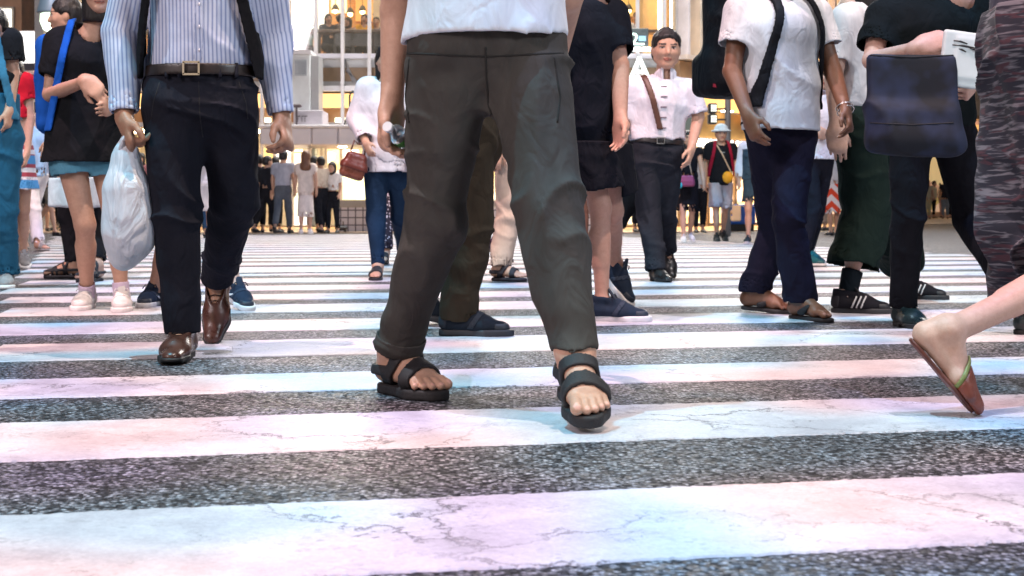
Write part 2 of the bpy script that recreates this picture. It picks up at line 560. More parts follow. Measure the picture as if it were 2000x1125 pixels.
def shoe(ft, kind, col, root, h, sole_col=None, lace_col=None, extra=None):
    k = ft.k; P = ft.p; L = ft.l
    if kind == 'toe_slipper':
        so = sculpt('slipper', sole_field(ft, 0.0, .010, .98, .198, -.05, .004), h, plain(tuple(q*.6 for q in col), .6, 0, .2, 40.), root)
        fb = bare_foot(ft, .010)
        up = U(.02, rc(P(.004, .125, .026), P(.006, .170, .022), .043*k, .036*k, L, 1.0, .55), grow(fb, .002))
        up = sub(cut(cut(grow(up, .003), P(0, .112, .02), -ft.f-ft.u*.2), P(0, 0, .009), -ft.u), grow(fb, -.001))
        sculpt('upper', up, h, plain(col, .5, 0, .2, 30., .3, 120.), so)
        sculpt('strap', slab(band(fb, .003, .003), P(0, .105, .03), ft.f+ft.u*.3, .006), min(h, .004), plain((.20, .22, .06), .5), so)
        return so, fb
    if kind in ('sandal', 'strap_sandal', 'flip_flop', 'slide', 'toe_slipper'):
        so = sculpt('sandal' if kind != 'flip_flop' else 'flip_flop', sole_field(ft, 0.0, .026 if kind != 'flip_flop' else .018, 1.06, .198, -.055, .005), h, plain(col, .7, 0, .2, 40., .4, 260.), root)
        fb = bare_foot(ft, .026 if kind != 'flip_flop' else .018)
        lift = .026 if kind != 'flip_flop' else .018
        st = []
        big = lambda c, n, half: slab(band(fb, .0035*k, .0035*k), c, n, half)
        if kind == 'sandal':
            st = [big(P(0, .113, 0), ft.f*1+ft.l*ft.med*.0, .018*k),
                  big(P(0, .045, .08), ft.f*.75+ft.u*-.45, .017*k),
                  inter(big(P(0, -.02, .062), ft.u, .013*k), cut(rc(P(0, -.02, .06), P(0, -.02, .07), .09, .09), P(0, .035, .06), ft.f)),
                  inter(big(P(0, .08, .03), ft.l, .2), slab(rc(P(0, .08, .03), P(0, .09, .03), .09, .09), P(0, .08, .0), ft.f*.35+ft.u, .012*k))]
        elif kind == 'strap_sandal':
            st = [big(P(0, y, .02), ft.f+ft.u*sl, .008*k) for y, sl in ((.14, .1), (.105, -.2), (.07, .3), (.04, -.4))]
            st += [big(P(0, -.02, .06), ft.u, .009*k), big(P(0, .09, .0), ft.l+ft.f*.12, .006*k)]
        elif kind == 'slide':
            st = [big(P(0, .10, 0), ft.f, .034*k)]
        else:
            path = U(0, rc(P(.016, .15, .03), P(.03, .09, .06), .012*k, .014*k), rc(P(.03, .09, .06), P(.036, .04, .03), .014*k, .016*k),
                     rc(P(.016, .15, .03), P(-.02, .09, .055), .012*k, .014*k), rc(P(-.02, .09, .055), P(-.036, .04, .03), .014*k, .016*k))
            st = [inter(band(fb, .005*k, .005*k), path)]
        sculpt('strap', U(0, *st), min(h, .0042), plain(col, .65, 0, .25, 60., .5, 400.), so)
        return so, fb
    if kind == 'leather':
        up = U(.02*k, rc(P(0, -.022, .05), P(0, -.016, .088), .039*k, .041*k), rc(P(0, -.02, .045), P(-.004, .10, .036), .037*k, .041*k, L, 1.05, .85),
               rc(P(0, .03, .085), P(.0, .10, .05), .037*k, .032*k, L, 1.0, .8), rc(P(-.004, .10, .034), P(.004, .185, .027), .043*k, .031*k, L, 1.0, .62))
        up = cut(up, P(0, 0, .014), -ft.u)
        up = hollow(cut(up, P(0, -.01, .098), ft.u+ft.f*.15), up, P(0, -.01, .098), ft.u, .006, .03)
        so_f = U(0, sole_field(ft, .012, .024, 1.02, .222, -.064, .004, .034), inter(sole_field(ft, 0.0, .016, 1.0, .222, -.064, .003, .034), U(0, rbox(P(0, -.02, .01), ft.axes(), (.06*k, .045*k, .02*k), .002), rbox(P(0, .12, .013), ft.axes(), (.07*k, .07*k, .008*k), .002))))
        up_o = sculpt('shoe', up, h, plain(col, .32, 0, .3, 18., .25, 70.), root)
        sculpt('sole', so_f, h, plain(sole_col or (.012, .01, .01), .6), up_o)
        mb = MB()
        for i in range(4):
            y = .055+i*.017; z = .088-i*.011
            mb.tube([P(-.02, y, z-.006), P(0, y+.002, z+.004), P(.02, y, z-.006)], .0022*k, 6)
        mb.build('laces', plain(tuple(c*.5 for c in col), .7), up_o)
        return up_o, None
    # sneakers
    up = U(.018*k, rc(P(0, -.024, .05), P(0, -.018, .098), .040*k, .043*k), rc(P(0, -.02, .05), P(-.004, .10, .040), .040*k, .044*k, L, 1.08, .85),
           rc(P(0, .02, .10), P(.0, .10, .058), .037*k, .032*k, L, 1.0, .8), rc(P(-.003, .10, .038), P(.004, .165, .034), .045*k, .034*k, L, 1.05, .72))
    up = cut(up, P(0, 0, .020), -ft.u)
    up2 = hollow(cut(up, P(0, -.01, .112), ft.u+ft.f*.12), up, P(0, -.01, .112), ft.u, .007, .03)
    up_o = sculpt('shoe', up2, h, plain(col, .85, 0, .15, 30., .25, 300., .15), root)
    for nm, fld in (('side_panel', slab(band(up, .0012*k, .002*k), P(0, .075, .055), ft.f*.85-ft.u*.55, .011*k)), ('heel_patch', cut(cut(grow(up, .0026*k), P(0, -.030, .05), ft.f-ft.u*.1), P(0, 0, .085), ft.u))):
        sculpt(nm, cut(fld, P(0, 0, .03), -ft.u), h, plain(tuple(min(1, q*1.25+.012) for q in col), .8, 0, .1, 20., 0., 60., .2), up_o)
    sculpt('sole', sole_field(ft, 0.0, .028, 1.14, .212, -.066, .007, .040), h, plain(sole_col or (.75, .73, .72), .6, 0, .12, 20.), up_o)
    sculpt('toe_cap', sub(cut(grow(up, .0018*k), P(0, .150, .03), -ft.f), cut(grow(up, .1), P(0, .1, .05), -ft.u)), h, plain(tuple(min(1, q*.8+.008) for q in col), .55, 0, .1, 20.), up_o)
    sculpt('tongue', rc(P(0, .062, .092), P(0, .036, .130), .022*k, .019*k, L, 1.1, .35), h, plain(tuple(q*.85 for q in col), .8), up_o)
    mb = MB()
    for i in range(6):
        y = .048+i*.0145; z = .106-i*.0105
        mb.tube([P(-.021, y, z-.010), P(0, y+.006, z+.004), P(.021, y+.004, z-.010)], .0030*k, 6)
    mb.tube([P(0, .045, .112), P(-.03, .052, .118), P(-.042, .06, .098)], .003*k, 6)
    mb.tube([P(0, .045, .112), P(.03, .052, .118), P(.042, .06, .098)], .003*k, 6)
    mb.build('laces', plain(lace_col or col, .8), up_o)
    if extra: extra(ft, up_o, up)
    return up_o, None

def hand_field(w, d, palm, k=1.0, curl=20., thumb=1.0, spread=.2):
    """w wrist, d along the forearm, palm = direction the palm faces, thumb = +-1 which side the thumb leaves"""
    d = unit(d); n = unit(np.array(palm, float)-d*np.dot(palm, d)); s = np.cross(d, n)*thumb   # s: thumb side
    q = lambda x, y, z: w+k*(s*x+d*y+n*z)
    pr = [rc(q(0, -.02, 0), q(0, .02, 0), .027*k, .028*k, s, 1.15, .75), rc(q(.012, .025, 0), q(.018, .085, 0), .030*k, .028*k, s, 1.1, .46), rc(q(-.016, .025, .002), q(-.020, .078, .002), .027*k, .025*k, s, 1.1, .48)]
    core = U(.02, *pr)
    fs = []
    for i, (x, y, L, r) in enumerate([(.032, .088, .072, .0088), (.011, .092, .080, .0092), (-.011, .089, .074, .0088), (-.031, .080, .058, .0078)]):
        a = R(curl*(.75+.12*i)); b = R(curl*(1.6+.18*i)); c = R(curl*(2.1+.2*i))
        sp = spread*(x/.032)*.12
        dr = lambda t: unit(d*math.cos(t)+n*math.sin(t)+s*sp)
        p0 = q(x, y-.012, 0); p1 = p0+dr(a)*L*.46*k; p2 = p1+dr(b)*L*.32*k; p3 = p2+dr(c)*L*.24*k
        fs.append(U(.003, rc(p0, p1, r*k*1.05, r*k), rc(p1, p2, r*k, r*k*.93), rc(p2, p3, r*k*.93, r*k*.82)))
    t0 = q(.026, .022, .006); t1 = t0+k*(s*.028+d*.030+n*.014); t2 = t1+k*(s*.008+d*.030+n*.010); t3 = t2+k*(s*-.002+d*.022+n*.004)
    th = U(.008, rc(t0, t1, .015*k, .0115*k), rc(t1, t2, .0112*k, .0102*k), rc(t2, t3, .0102*k, .0086*k))
    return U(.006, U(.014, core, th), U(0, *fs))

class Head:
    def __init__(s, c, yaw, pitch=0., k=1.0, roll=0.):
        s.c = np.array(c, float); f0 = heading(yaw); p = R(pitch); s.k = k
        s.f = f0*math.cos(p)-UP*math.sin(p); s.u = UP*math.cos(p)+f0*math.sin(p); s.s = np.cross(s.u, s.f)*-1.0
        if roll:
            c_, n_ = math.cos(R(roll)), math.sin(R(roll)); s.s, s.u = s.s*c_+s.u*n_, s.u*c_-s.s*n_
    def p(s, x, y, z): return s.c+s.k*(s.s*x+s.f*y+s.u*z)
    def ax(s): return [s.s, s.f, s.u]
    def cranium(s): return ell(s.p(0, -.008, .035), s.ax(), (.076*s.k, .098*s.k, .088*s.k))

def head_field(h, fem=False):
    k = h.k; P = h.p; A = h.ax(); w = .94 if fem else 1.0
    base = U(.035*k, h.cranium(), rc(P(0, .022, -.02), P(0, .050, -.085), .060*k*w, .028*k*w, h.s, 1.05, 1.0), ell(P(0, .02, -.02), A, (.067*k*w, .07*k, .072*k)))
    base = U(.02*k, base, rc(P(-.052*w, .01, -.055), P(-.012, .06, -.088), .02*k, .02*k), rc(P(.052*w, .01, -.055), P(.012, .06, -.088), .02*k, .02*k))
    brow = rc(P(-.036, .078, .024), P(.036, .078, .024), .011*k, .011*k)
    cheek = U(0, ell(P(-.038, .066, -.022), A, (.022*k, .02*k, .02*k)), ell(P(.038, .066, -.022), A, (.022*k, .02*k, .02*k)))
    base = U(.02*k, base, brow, cheek)
    sock = U(0, ell(P(-.033, .094, .006), A, (.017*k, .011*k, .010*k)), ell(P(.033, .094, .006), A, (.017*k, .011*k, .010*k)))
    base = sub(base, sock)
    eyes = U(0, ell(P(-.033, .078, .006), A, (.014*k, .013*k, .011*k)), ell(P(.033, .078, .006), A, (.014*k, .013*k, .011*k)))
    nose = U(.008*k, rc(P(0, .088, .012), P(0, .108, -.026), .009*k, .0125*k), rc(P(-.012, .094, -.03), P(.012, .094, -.03), .0085*k, .0085*k))
    lips = U(.003*k, ell(P(0, .088, -.055), A, (.024*k, .011*k, .0055*k)), ell(P(0, .087, -.064), A, (.021*k, .011*k, .0065*k)))
    chin = ell(P(0, .07, -.09), A, (.02*k, .018*k, .016*k))
    ears = U(0, ell(P(-.078, -.005, -.002), A, (.009*k, .019*k, .03*k)), ell(P(.078, -.005, -.002), A, (.009*k, .019*k, .03*k)))
    return U(.006*k, U(.012*k, base, nose, chin), eyes, lips, ears)

def head_colour(h, V, col, skin):
    q = (V-h.c)/h.k; x = np.abs(q@h.s); y = q@h.f; z = q@h.u
    front = y > .045
    lips = front & (x < .026) & (z > -.0705) & (z < -.0495) & (((x/.026)**2+((z+.06)/.011)**2) < 1)
    col[lips] = np.array(skin)*np.array([.85, .52, .52])
    mouth = front & (x < .021) & (np.abs(z+.0598) < .0022)
    col[mouth] = np.array(skin)*.3
    eb = front & (x > .012) & (x < .054) & (np.abs(z-(.026+.10*(x-.012)-2.6*(x-.03)**2)) < .0052)
    col[eb] = (.03, .022, .02)
    ew = front & (((x-.033)/.0145)**2+((z-.006)/.0044)**2 < 1)
    col[ew] = (.50, .45, .42)
    lid = front & (((x-.033)/.017)**2+((z-.0095)/.0075)**2 < 1) & (z > .0105)
    col[lid] = (.06, .04, .035)
    iris = front & (((x-.033)/.0062)**2+((z-.006)/.0062)**2 < 1)
    col[iris] = (.02, .012, .01)
    return col

def hair_build(h, kind, col, root, vox):
    k = h.k; P = h.p; A = h.ax()
    cr = U(.02*k, ell(P(0, -.010, .038), A, (.087*k, .110*k, .100*k)), ell(P(0, -.03, .0), A, (.083*k, .090*k, .087*k)))
    cr = wrinkle(cr, lambda Q: .005*k*noise3(Q*np.array([80, 80, 26], np.float32))+.004*k*noise3(Q*31), .012)
    if kind == 'short':
        p0 = P(0, .062, .030).astype(np.float32); n0 = unit(h.f*.80-h.u*.60).astype(np.float32)
        f = F(lambda Q: np.maximum(cr(Q), (Q-p0)@n0+.016*noise3(Q*np.float32(75))+.008*noise3(Q*np.float32(30))), cr.lo, cr.hi)
        f = sub(f, U(0, ell(P(-.085, .0, -.012), A, (.03*k, .028*k, .036*k)), ell(P(.085, .0, -.012), A, (.03*k, .028*k, .036*k))))
        f = sub(f, ell(P(0, .09, -.03), A, (.09*k, .075*k, .075*k)))
        f = cut(f, P(0, 0, -.062), -h.u)
    elif kind == 'bob':
        f = U(.02, cr, rc(P(0, -.025, .02), P(0, -.02, -.13), .088*k, .085*k, h.s, 1.05, .9))
        f = sub(f, ell(P(0, .10, -.03), A, (.066*k, .085*k, .088*k)))
        f = cut(f, P(0, 0, -.155), -h.u)
    elif kind == 'long':
        f = U(.03, cr, rc(P(0, -.045, .0), P(0, -.09, -.20), .085*k, .09*k, h.s, 1.05, .75), rc(P(0, -.09, -.2), P(0, -.085, -.37), .09*k, .055*k, h.s, 1.2, .55))
        f = sub(f, ell(P(0, .105, -.03), A, (.064*k, .085*k, .09*k)))
    elif kind == 'bun':
        f = U(.012, cut(cr, P(0, .058, .032), h.f*.80-h.u*.60), ell(P(0, -.11, .05), A, (.045*k, .045*k, .045*k)))
        f = cut(f, P(0, 0, -.075), -h.u)
    return sculpt('hair', f, vox, hair_mat(col), root)

class Body: pass

def fold_fn(amp, sx=9., sz=22., seed=0., zc=None, zw=.2, floor=.25):
    """cloth folds: ridged noise, stronger close to the heights in zc"""
    o = np.array([seed*3.1, seed*1.7, seed*.9], np.float32)
    sc = np.array([sx, sx, sz], np.float32)
    def fn(Q):
        sh = Q.copy(); sh[:, 2] += .35*noise3(Q*5+o)*.3+.25*Q[:, 0]
        n = noise3(sh*sc+o); r = 1-np.abs(noise3(sh*sc*.55+o+5))*2.2; r = np.maximum(r, 0)**2*1.3-.35
        w = floor
        if zc is not None: w = floor+(1-floor)*np.max([np.exp(-((Q[:, 2]-z)/zw)**2) for z in zc], 0)
        return amp*w*(.5*n+.7*r)
    return fn

def person(label, X, Y, h=1.7, face=0, legs=(8, 2, -14, 12), arms=((-8, 12), (10, 14)), fem=False, skin=SKIN, j=None, feet=None,
           top=None, bottom=None, shoes=None, hair=('short', BLACKHAIR), group=None, vox=None, head=(0, 0, 0), lean=0., curl=(20, 20), heavy=1.0, legr=1.0, palms=None, arm_r=1.0, socks=None, base_z=0.0, head_k=None, torso_w=1.0):
    b = Body(); b.face = face; b.h = h
    u = h/1.75; b.u = u
    fw = heading(face); s = sideof(face); b.fw, b.s = fw, s
    if vox is None: vox = .0055 if Y < 7.2 else (.009 if Y < 13 else .015)
    b.vox = vox
    hv = max(vox*.72, .0038) if Y < 8 else vox*.8
    b.root = root = empty('person', (X, Y, base_z), label, 'person', group)
    J = {}
    base = np.array([X, Y, base_z])
    J['pel'] = base+UP*.95*u
    J['hipa'] = J['pel']-s*.088*u-UP*.02*u; J['hipb'] = J['pel']+s*.088*u-UP*.02*u
    ta, ka, tb, kb = legs
    for c, t_, k_ in (('a', ta, ka), ('b', tb, kb)):
        d1 = -UP*math.cos(R(t_))+fw*math.sin(R(t_)); d2 = -UP*math.cos(R(t_-k_))+fw*math.sin(R(t_-k_))
        J['knee'+c] = J['hip'+c]+d1*.435*u; J['ank'+c] = J['knee'+c]+d2*.41*u
    low = min(J['anka'][2], J['ankb'][2])-base_z
    for q in list(J): J[q] = J[q]-UP*(low-.085*u)
    if j and 'pel' in j:
        dp = at(j['pel'][0], j['pel'][1], Y+j['pel'][2])-J['pel']
        for q in ('pel', 'hipa', 'hipb'): J[q] = J[q]+dp
    l = R(lean); upd = UP*math.cos(l)+fw*math.sin(l)
    J['wai'] = J['pel']+upd*.12*u; J['che'] = J['pel']+upd*.36*u
    sw = (.172 if fem else .188)*u*torso_w
    J['sha'] = J['pel']+upd*.475*u-s*sw; J['shb'] = J['pel']+upd*.475*u+s*sw
    J['nec'] = J['pel']+upd*.515*u; J['head'] = J['nec']+upd*.165*u+fw*.025*u
    if j:
        for q in ('wai', 'che', 'sha', 'shb', 'nec', 'head', 'hipa', 'hipb'):
            if q in j: J[q] = at(j[q][0], j[q][1], Y+j[q][2])
    for c, (sa, ea), sg in (('a', arms[0], -1), ('b', arms[1], 1)):
        ab = R(9)*sg
        d1 = -UP*math.cos(R(sa))*math.cos(ab)+fw*math.sin(R(sa))+s*math.sin(ab)
        d2 = -UP*math.cos(R(sa+ea))+fw*math.sin(R(sa+ea))+s*math.sin(ab)*.3
        J['el'+c] = J['sh'+c]+unit(d1)*.285*u; J['wr'+c] = J['el'+c]+unit(d2)*.245*u
    FT = {}
    for c, med in (('a', -1.), ('b', 1.)):
        if feet and c in feet:
            an, yaw, pitch = feet[c][:3]
            FT[c] = Foot(an, yaw, pitch, med, (h/1.72)**.8*(.93 if fem else 1.0))
            lo = min(FT[c].p(0, .205, 0)[2], FT[c].p(0, -.055, 0)[2])
            if lo < base_z: FT[c].o = FT[c].o+UP*(base_z-lo)
            J['ank'+c] = FT[c].ankle
    if j:
        for q, v in j.items():
            if q[:2] in ('el', 'wr', 'ha') and q != 'head' or q[:4] in ('knee',) or q[:3] == 'ank':
                J[q] = at(v[0], v[1], Y+v[2]) if len(v) == 3 and not isinstance(v, np.ndarray) else v
    for c, med in (('a', -1.), ('b', 1.)):
        if c not in FT:
            fk = (h/1.72)**.8*(.93 if fem else 1.0)
            an = J['ank'+c]; lift = an[2]-base_z-.085*fk
            sh = unit(J['ank'+c]-J['knee'+c]); back = -float(sh@fw)
            pitch = np.clip(lift*330, 0, 60) if back > 0 else -np.clip(lift*200, 0, 22)
            FT[c] = Foot((0, 0, 0), face+(-7 if c == 'a' else 7), float(pitch), med, fk)
            FT[c].o = an-FT[c].u*.085*fk
            lo = min((FT[c].p(0, .185, 0))[2], FT[c].p(0, -.04, 0)[2])
            FT[c].o[2] += max(0, base_z-lo) if lo < base_z else 0
            J['ank'+c] = FT[c].ankle
    b.J = J; b.FT = FT
    HD = Head(J['head'], face+head[0], head[1], head_k or (u**.5)*(.97 if fem else 1.0), head[2]); b.HD = HD
    # ---- radii
    g = heavy
    kk, kt = (1.0, 1.0)
    rsh = .048*u*arm_r; rel = .040*u*arm_r; rwr = .027*u*arm_r
    rh, rk, rcf, ra = .078*u*legr, .052*u*legr, .057*u*legr, (.036 if (shoes is None or shoes['kind'] in ('sandal', 'strap_sandal', 'flip_flop', 'slide', 'toe_slipper')) else .031)*u*legr
    t0, t1, t2, t3 = (.116, .094, .102, .070) if fem else (.120, .110, .122, .080)
    def torso(gr, hipw=1.0):
        return U(.05, U(.014, rc(J['pel'], J['wai'], t0*u*g*hipw+gr, t1*u*g+gr, s, 1.22, .87), rc(J['wai'], J['che'], t1*u*g+gr, t2*u*g+gr, s, 1.27, .90),
                 rc(J['che'], (J['sha']+J['shb'])/2, t2*u*g+gr, t3*u+gr, s, 1.27, .92)),
                 rc(J['sha']+s*.02, J['shb']-s*.02, .050*u+gr*.6, .050*u+gr*.6))
    b.torso = torso
    # ---- skin
    bare = shoes is None or shoes['kind'] in ('sandal', 'strap_sandal', 'flip_flop', 'slide', 'toe_slipper')
    prim = [torso(-.012), rc(J['nec']-UP*.03, J['head']-HD.u*.04-HD.f*.015, .064*u*(.86 if fem else 1), .057*u*(.86 if fem else 1.0))]
    for c in 'ab':
        prim.append(U(.010, rc(J['sh'+c], J['el'+c], rsh, rel), rc(J['el'+c], J['wr'+c], rel*1.02, rwr, np.cross(J['wr'+c]-J['el'+c], UP)+s*.01, 1.1, .95)))
        calf = J['knee'+c]*.68+J['ank'+c]*.32
        kdir = unit(J['ank'+c]-J['knee'+c]); bk = unit(-fw+kdir*float(fw@kdir))
        prim.append(U(.016, rc(J['hip'+c], J['knee'+c], rh, rk), rc(J['knee'+c], J['ank'+c], rk*.96, ra), rc(calf+bk*.011*u, calf*.6+J['ank'+c]*.4+bk*.006, rcf*.92, rcf*.72), ell(J['knee'+c]+(-bk)*.010*u, [s, fw, UP], (.038*u, .039*u, .055*u))))
    f = U(.04, *prim)
    nails = []
    lift = {'toe_slipper': .010, 'sandal': .026, 'strap_sandal': .026, 'slide': .026, 'flip_flop': .018}.get(shoes['kind'] if shoes else '', 0.)
    for c in 'ab':
        ft = FT[c]
        if bare:
            ft2 = bare_foot(ft, lift); f = U(.02, f, ft2); nails += toe_nails(ft, lift)
        else:
            f = U(.02, f, U(.02, rc(ft.p(0, -.025, .05), ft.ankle, .028*ft.k, .034*ft.k), rc(ft.p(0, 0, .075), ft.p(0, .13, .035), .028*ft.k, .022*ft.k)))
    for c, sg, cu in (('a', -1, curl[0]), ('b', 1, curl[1])):
        d = unit(J['wr'+c]-J['el'+c])
        if j and 'ha'+c in j: d = unit(J['ha'+c]-J['wr'+c])
        pm = palms[c] if palms and c in palms else -s*sg*1.0-fw*.3
        d0 = unit(d); n0 = unit(np.array(pm, float)-d0*np.dot(pm, d0))
        th = 1.0 if np.dot(np.cross(d0, n0), fw) > 0 else -1.0
        if palms and 'thumb'+c in palms: th = palms['thumb'+c]
        f = U(.012, f, hand_field(J['wr'+c], d, pm, u*(.92 if fem else 1.03), cu, th))
        setattr(b, 'grip'+c, J['wr'+c]+d0*.085*u+n0*.03*u)
    f = U(.012, U(.03, f, HD.cranium()), head_field(HD, fem))
    def colour(V):
        col = np.tile(np.array(skin, float), (len(V), 1))
        red = noise3((V*9).astype(np.float32))*.04
        col *= (1+red)[:, None]
        near = np.linalg.norm(V-HD.c, axis=1) < .2
        if near.any():
            cc = col[near]; col[near] = head_colour(HD, V[near], cc, skin)
        for c in 'ab':
            dk = np.exp(-(np.linalg.norm(V-J['knee'+c], axis=1)/.05)**2); col *= 1-.12*dk[:, None]*np.array([.5, 1, 1])
        for p, r in nails:
            m = np.linalg.norm(V-p, axis=1) < r; col[m] = np.array(skin)*[1.15, .95, .95]+.12
        return col
    b.body = sculpt('body', f, vox, skin_mat(skin), root, color=colour)
    # ---- clothes
    zk = (J['kneea'][2]+J['kneeb'][2])/2
    seed = sum(ord(q) for q in label) % 97
    b.legs_f = None
    if bottom:
        kd = bottom['kind']; fo = bottom.get('fold', .010); mt = bottom.get('mat') or cloth(bottom['col'], **bottom.get('kw', {}))
        wz = J['pel']+(J['wai']-J['pel'])*bottom.get('rise', .8)
        hip = U(.05, rc(J['pel']-UP*.03, wz, .132*u*g*bottom.get('hip', 1.), .125*u*g*bottom.get('waist', 1.), s, 1.22, .86))
        upd_ = unit(J['wai']-J['pel'])
        if top and top.get('hem') is not None and kd_ok(bottom): wz = np.array([wz[0], wz[1], min(wz[2], top["hem"]+.04)])
        if kd in ('trousers', 'shorts'):
            r1, r2, r3 = bottom.get('r', (.098, .075, .06)); r1 *= u; r2 *= u; r3 *= u
            limbs = []; hems = []; drops = bottom.get('hem', (.92, .92) if kd == 'trousers' else (.9, .9))
            for c, hm in zip('ab', drops):
                a, k_, e = J['hip'+c], J['knee'+c], J['ank'+c]
                if kd == 'trousers':
                    he = k_+(e-k_)*hm; n = unit(unit(e-k_)+bottom.get('hemdown', .6)*-UP)
                    if hm > 1.0: he = e+unit(-UP*1.0+unit(e-k_)*.4)*(hm-1.0)*.4
                    lb = U(.012, rc(a, k_, r1, r2), rc(k_, he, r2, r3))
                    if bottom.get('calf'): lb = U(.04, lb, rc(k_*.6+he*.4, he, r2*bottom['calf'], r3))
                else:
                    he = a+(k_-a)*hm; n = unit(unit(k_-a)+.5*-UP); lb = rc(a, he+(k_-a)*.05, r1, r3)
                limbs.append((lb, he, n)); hems.append(he)
            zc = [hems[0][2]+.05, hems[1][2]+.05, zk, J['pel'][2]-.08]
            fo_f = bottom.get('fold_fn') or fold_fn(fo, bottom.get('fx', 8.), bottom.get('fz', 17.), seed, zc, .13, .3)
            body = U(bottom.get('k', .045), hip, *[cut(lb, he, n) for lb, he, n in limbs])
            f2 = wrinkle(body, fo_f, fo*1.3)
            for lb, he, n in limbs:
                f2 = hollow(f2, wrinkle(lb, fo_f, fo*1.3), he, n, bottom.get('wall', .009), .06)
            b.trf = f2
            f2 = cut(f2, wz, upd_)
            tt = sculpt('trousers' if kd == 'trousers' else 'shorts', f2, max(vox, .0062) if Y < 9 else vox, mt, root)
            b.hems = limbs
        else:
            zh = bottom['z']
            cx = (J['hipa']+J['hipb'])/2; ctr = np.array([(J['kneea'][0]+J['kneeb'][0])/2*.6+cx[0]*.4, (J['kneea'][1]+J['kneeb'][1])/2*.6+cx[1]*.4, zh])
            lb = U(.05, rc(J['pel'], ctr-UP*.03, .135*u*g, bottom.get('r', .17)*u, s, 1.15, .95))
            fo_f = fold_fn(fo, 14., 2.0, seed, None, .1, 1.)
            f2 = wrinkle(U(.05, hip, cut(lb, ctr, -UP)), fo_f, fo*1.3)
            f2 = hollow(f2, wrinkle(lb, fo_f, fo*1.3), ctr, -UP, .010, .09)
            b.trf = f2
            f2 = cut(f2, wz, upd_)
            tt = sculpt('skirt', f2, max(vox, .0065) if Y < 9 else vox, mt, root)
        b.bottom = tt
        if bottom.get('belt'):
            bz = wz-upd_*.03
            bl = sculpt('belt', slab(band(hip, .010, .006), bz, upd_, .018), min(vox, .006), plain(bottom['belt'], .4, 0, .2, 20.), root)
            fr = bz+fw*(.132*.86*u*g+.014)+UP*0
            mb = MB(); c0 = bz+fw*(.118*u*g+.006)
            for dx, dz, wx, wz_ in ((0, .019, .026, .003), (0, -.019, .026, .003), (-.024, 0, .003, .019), (.024, 0, .003, .019)):
                mb.obox(c0+s*dx+UP*dz+fw*.008, s*wx, fw*.004, UP*wz_)
            mb.build('buckle', plain((.55, .53, .5), .3, 1.0), bl)
    if top:
        kd = top['kind']; gr = top.get('grow', .022); fo = top.get('fold', .010); mt = top.get('mat') or cloth(top['col'], **top.get('kw', {}))
        hem = top.get('hem'); sl = top.get('slv', .62)
        limbs = []
        for c in 'ab':
            a, e, w = J['sh'+c], J['el'+c], J['wr'+c]
            r0 = top.get('sr', .064)*u; r1_ = top.get('sr1', top.get('sr', .064))*u
            if sl <= 1.0:
                he = a+(e-a)*sl; n = unit(unit(e-a)-UP*.3); lb = rc(a, he+(e-a)*.08, r0, r1_)
            else:
                he = e+(w-e)*(sl-1.0); n = unit(he-e); lb = U(.012, rc(a, e, r0, r1_), rc(e, he+n*.02, r1_, top.get('cuff', .042)*u))
            limbs.append((lb, he, n))
        tz = [J['che'][2]-.16, J['wai'][2]+.03, J['ela'][2], J['elb'][2]]
        fo_f = top.get('fold_fn') or fold_fn(fo, top.get('fx', 10.), top.get('fz', 6.), seed+3, tz, .2, .45)
        to = torso(gr)
        if hem is not None:
            hc = np.array([J['pel'][0], J['pel'][1], hem]); hw = top.get('hemr', .135)*u
            to = U(.03, to, rc(J['wai'], hc-UP*.04, t1*u*g+gr, hw, s, 1.2, .9))
            hn = -UP+s*top.get('tilt', 0.)
            f3 = U(.05, cut(to, hc, hn), *[cut(lb, he, n) for lb, he, n in limbs])
            f3 = wrinkle(f3, fo_f, fo*1.3); f3 = hollow(f3, wrinkle(to, fo_f, fo*1.3), hc, hn, .010, .10)
        else:
            f3 = U(.05, cut(to, J['pel']+(J['wai']-J['pel'])*.62, -UP), *[cut(lb, he, n) for lb, he, n in limbs])
            f3 = wrinkle(f3, fo_f, fo*1.3)
        for lb, he, n in limbs: f3 = hollow(f3, wrinkle(lb, fo_f, fo*1.3), he, n, .008, .05)
        # neck opening
        nk = rc(J['nec']-UP*.035+fw*.01, J['nec']+UP*.12+fw*.02, top.get('neck', .072)*u, .10*u)
        f3 = sub(f3, nk)
        b.topf = f3
        names = {'tee': 't_shirt', 'shirt': 'shirt', 'dress': 'dress', 'cardigan': 'cardigan', 'tank': 'top'}
        attr = None
        if top.get('weave'):
            dirs = [(J['sha'], J['ela']), (J['ela'], J['wra']), (J['shb'], J['elb']), (J['elb'], J['wrb'])]
            def attr(V):
                out = np.zeros((len(V), 3), np.float32)
                out[:, 0] = (V-J['pel'])@s; out[:, 1] = V[:, 2]; best = np.full(len(V), 9.)
                td = to(V.astype(np.float32))
                for a, e in dirs:
                    ax = unit(e-a); sd = unit(s-ax*float(s@ax)); dd = np.linalg.norm((V-a)-((V-a)@ax).clip(0, np.linalg.norm(e-a))[:, None]*ax, axis=1)-.06
                    m = (dd < best) & (dd < td+.03)
                    out[m, 0] = ((V[m]-a)@sd); out[m, 1] = (V[m]-a)@ax; out[m, 2] = 1; best[m] = dd[m]
                return out
        b.top = sculpt(names[kd], f3, max(vox, .0065) if Y < 9 else vox, mt, root, attr=attr)
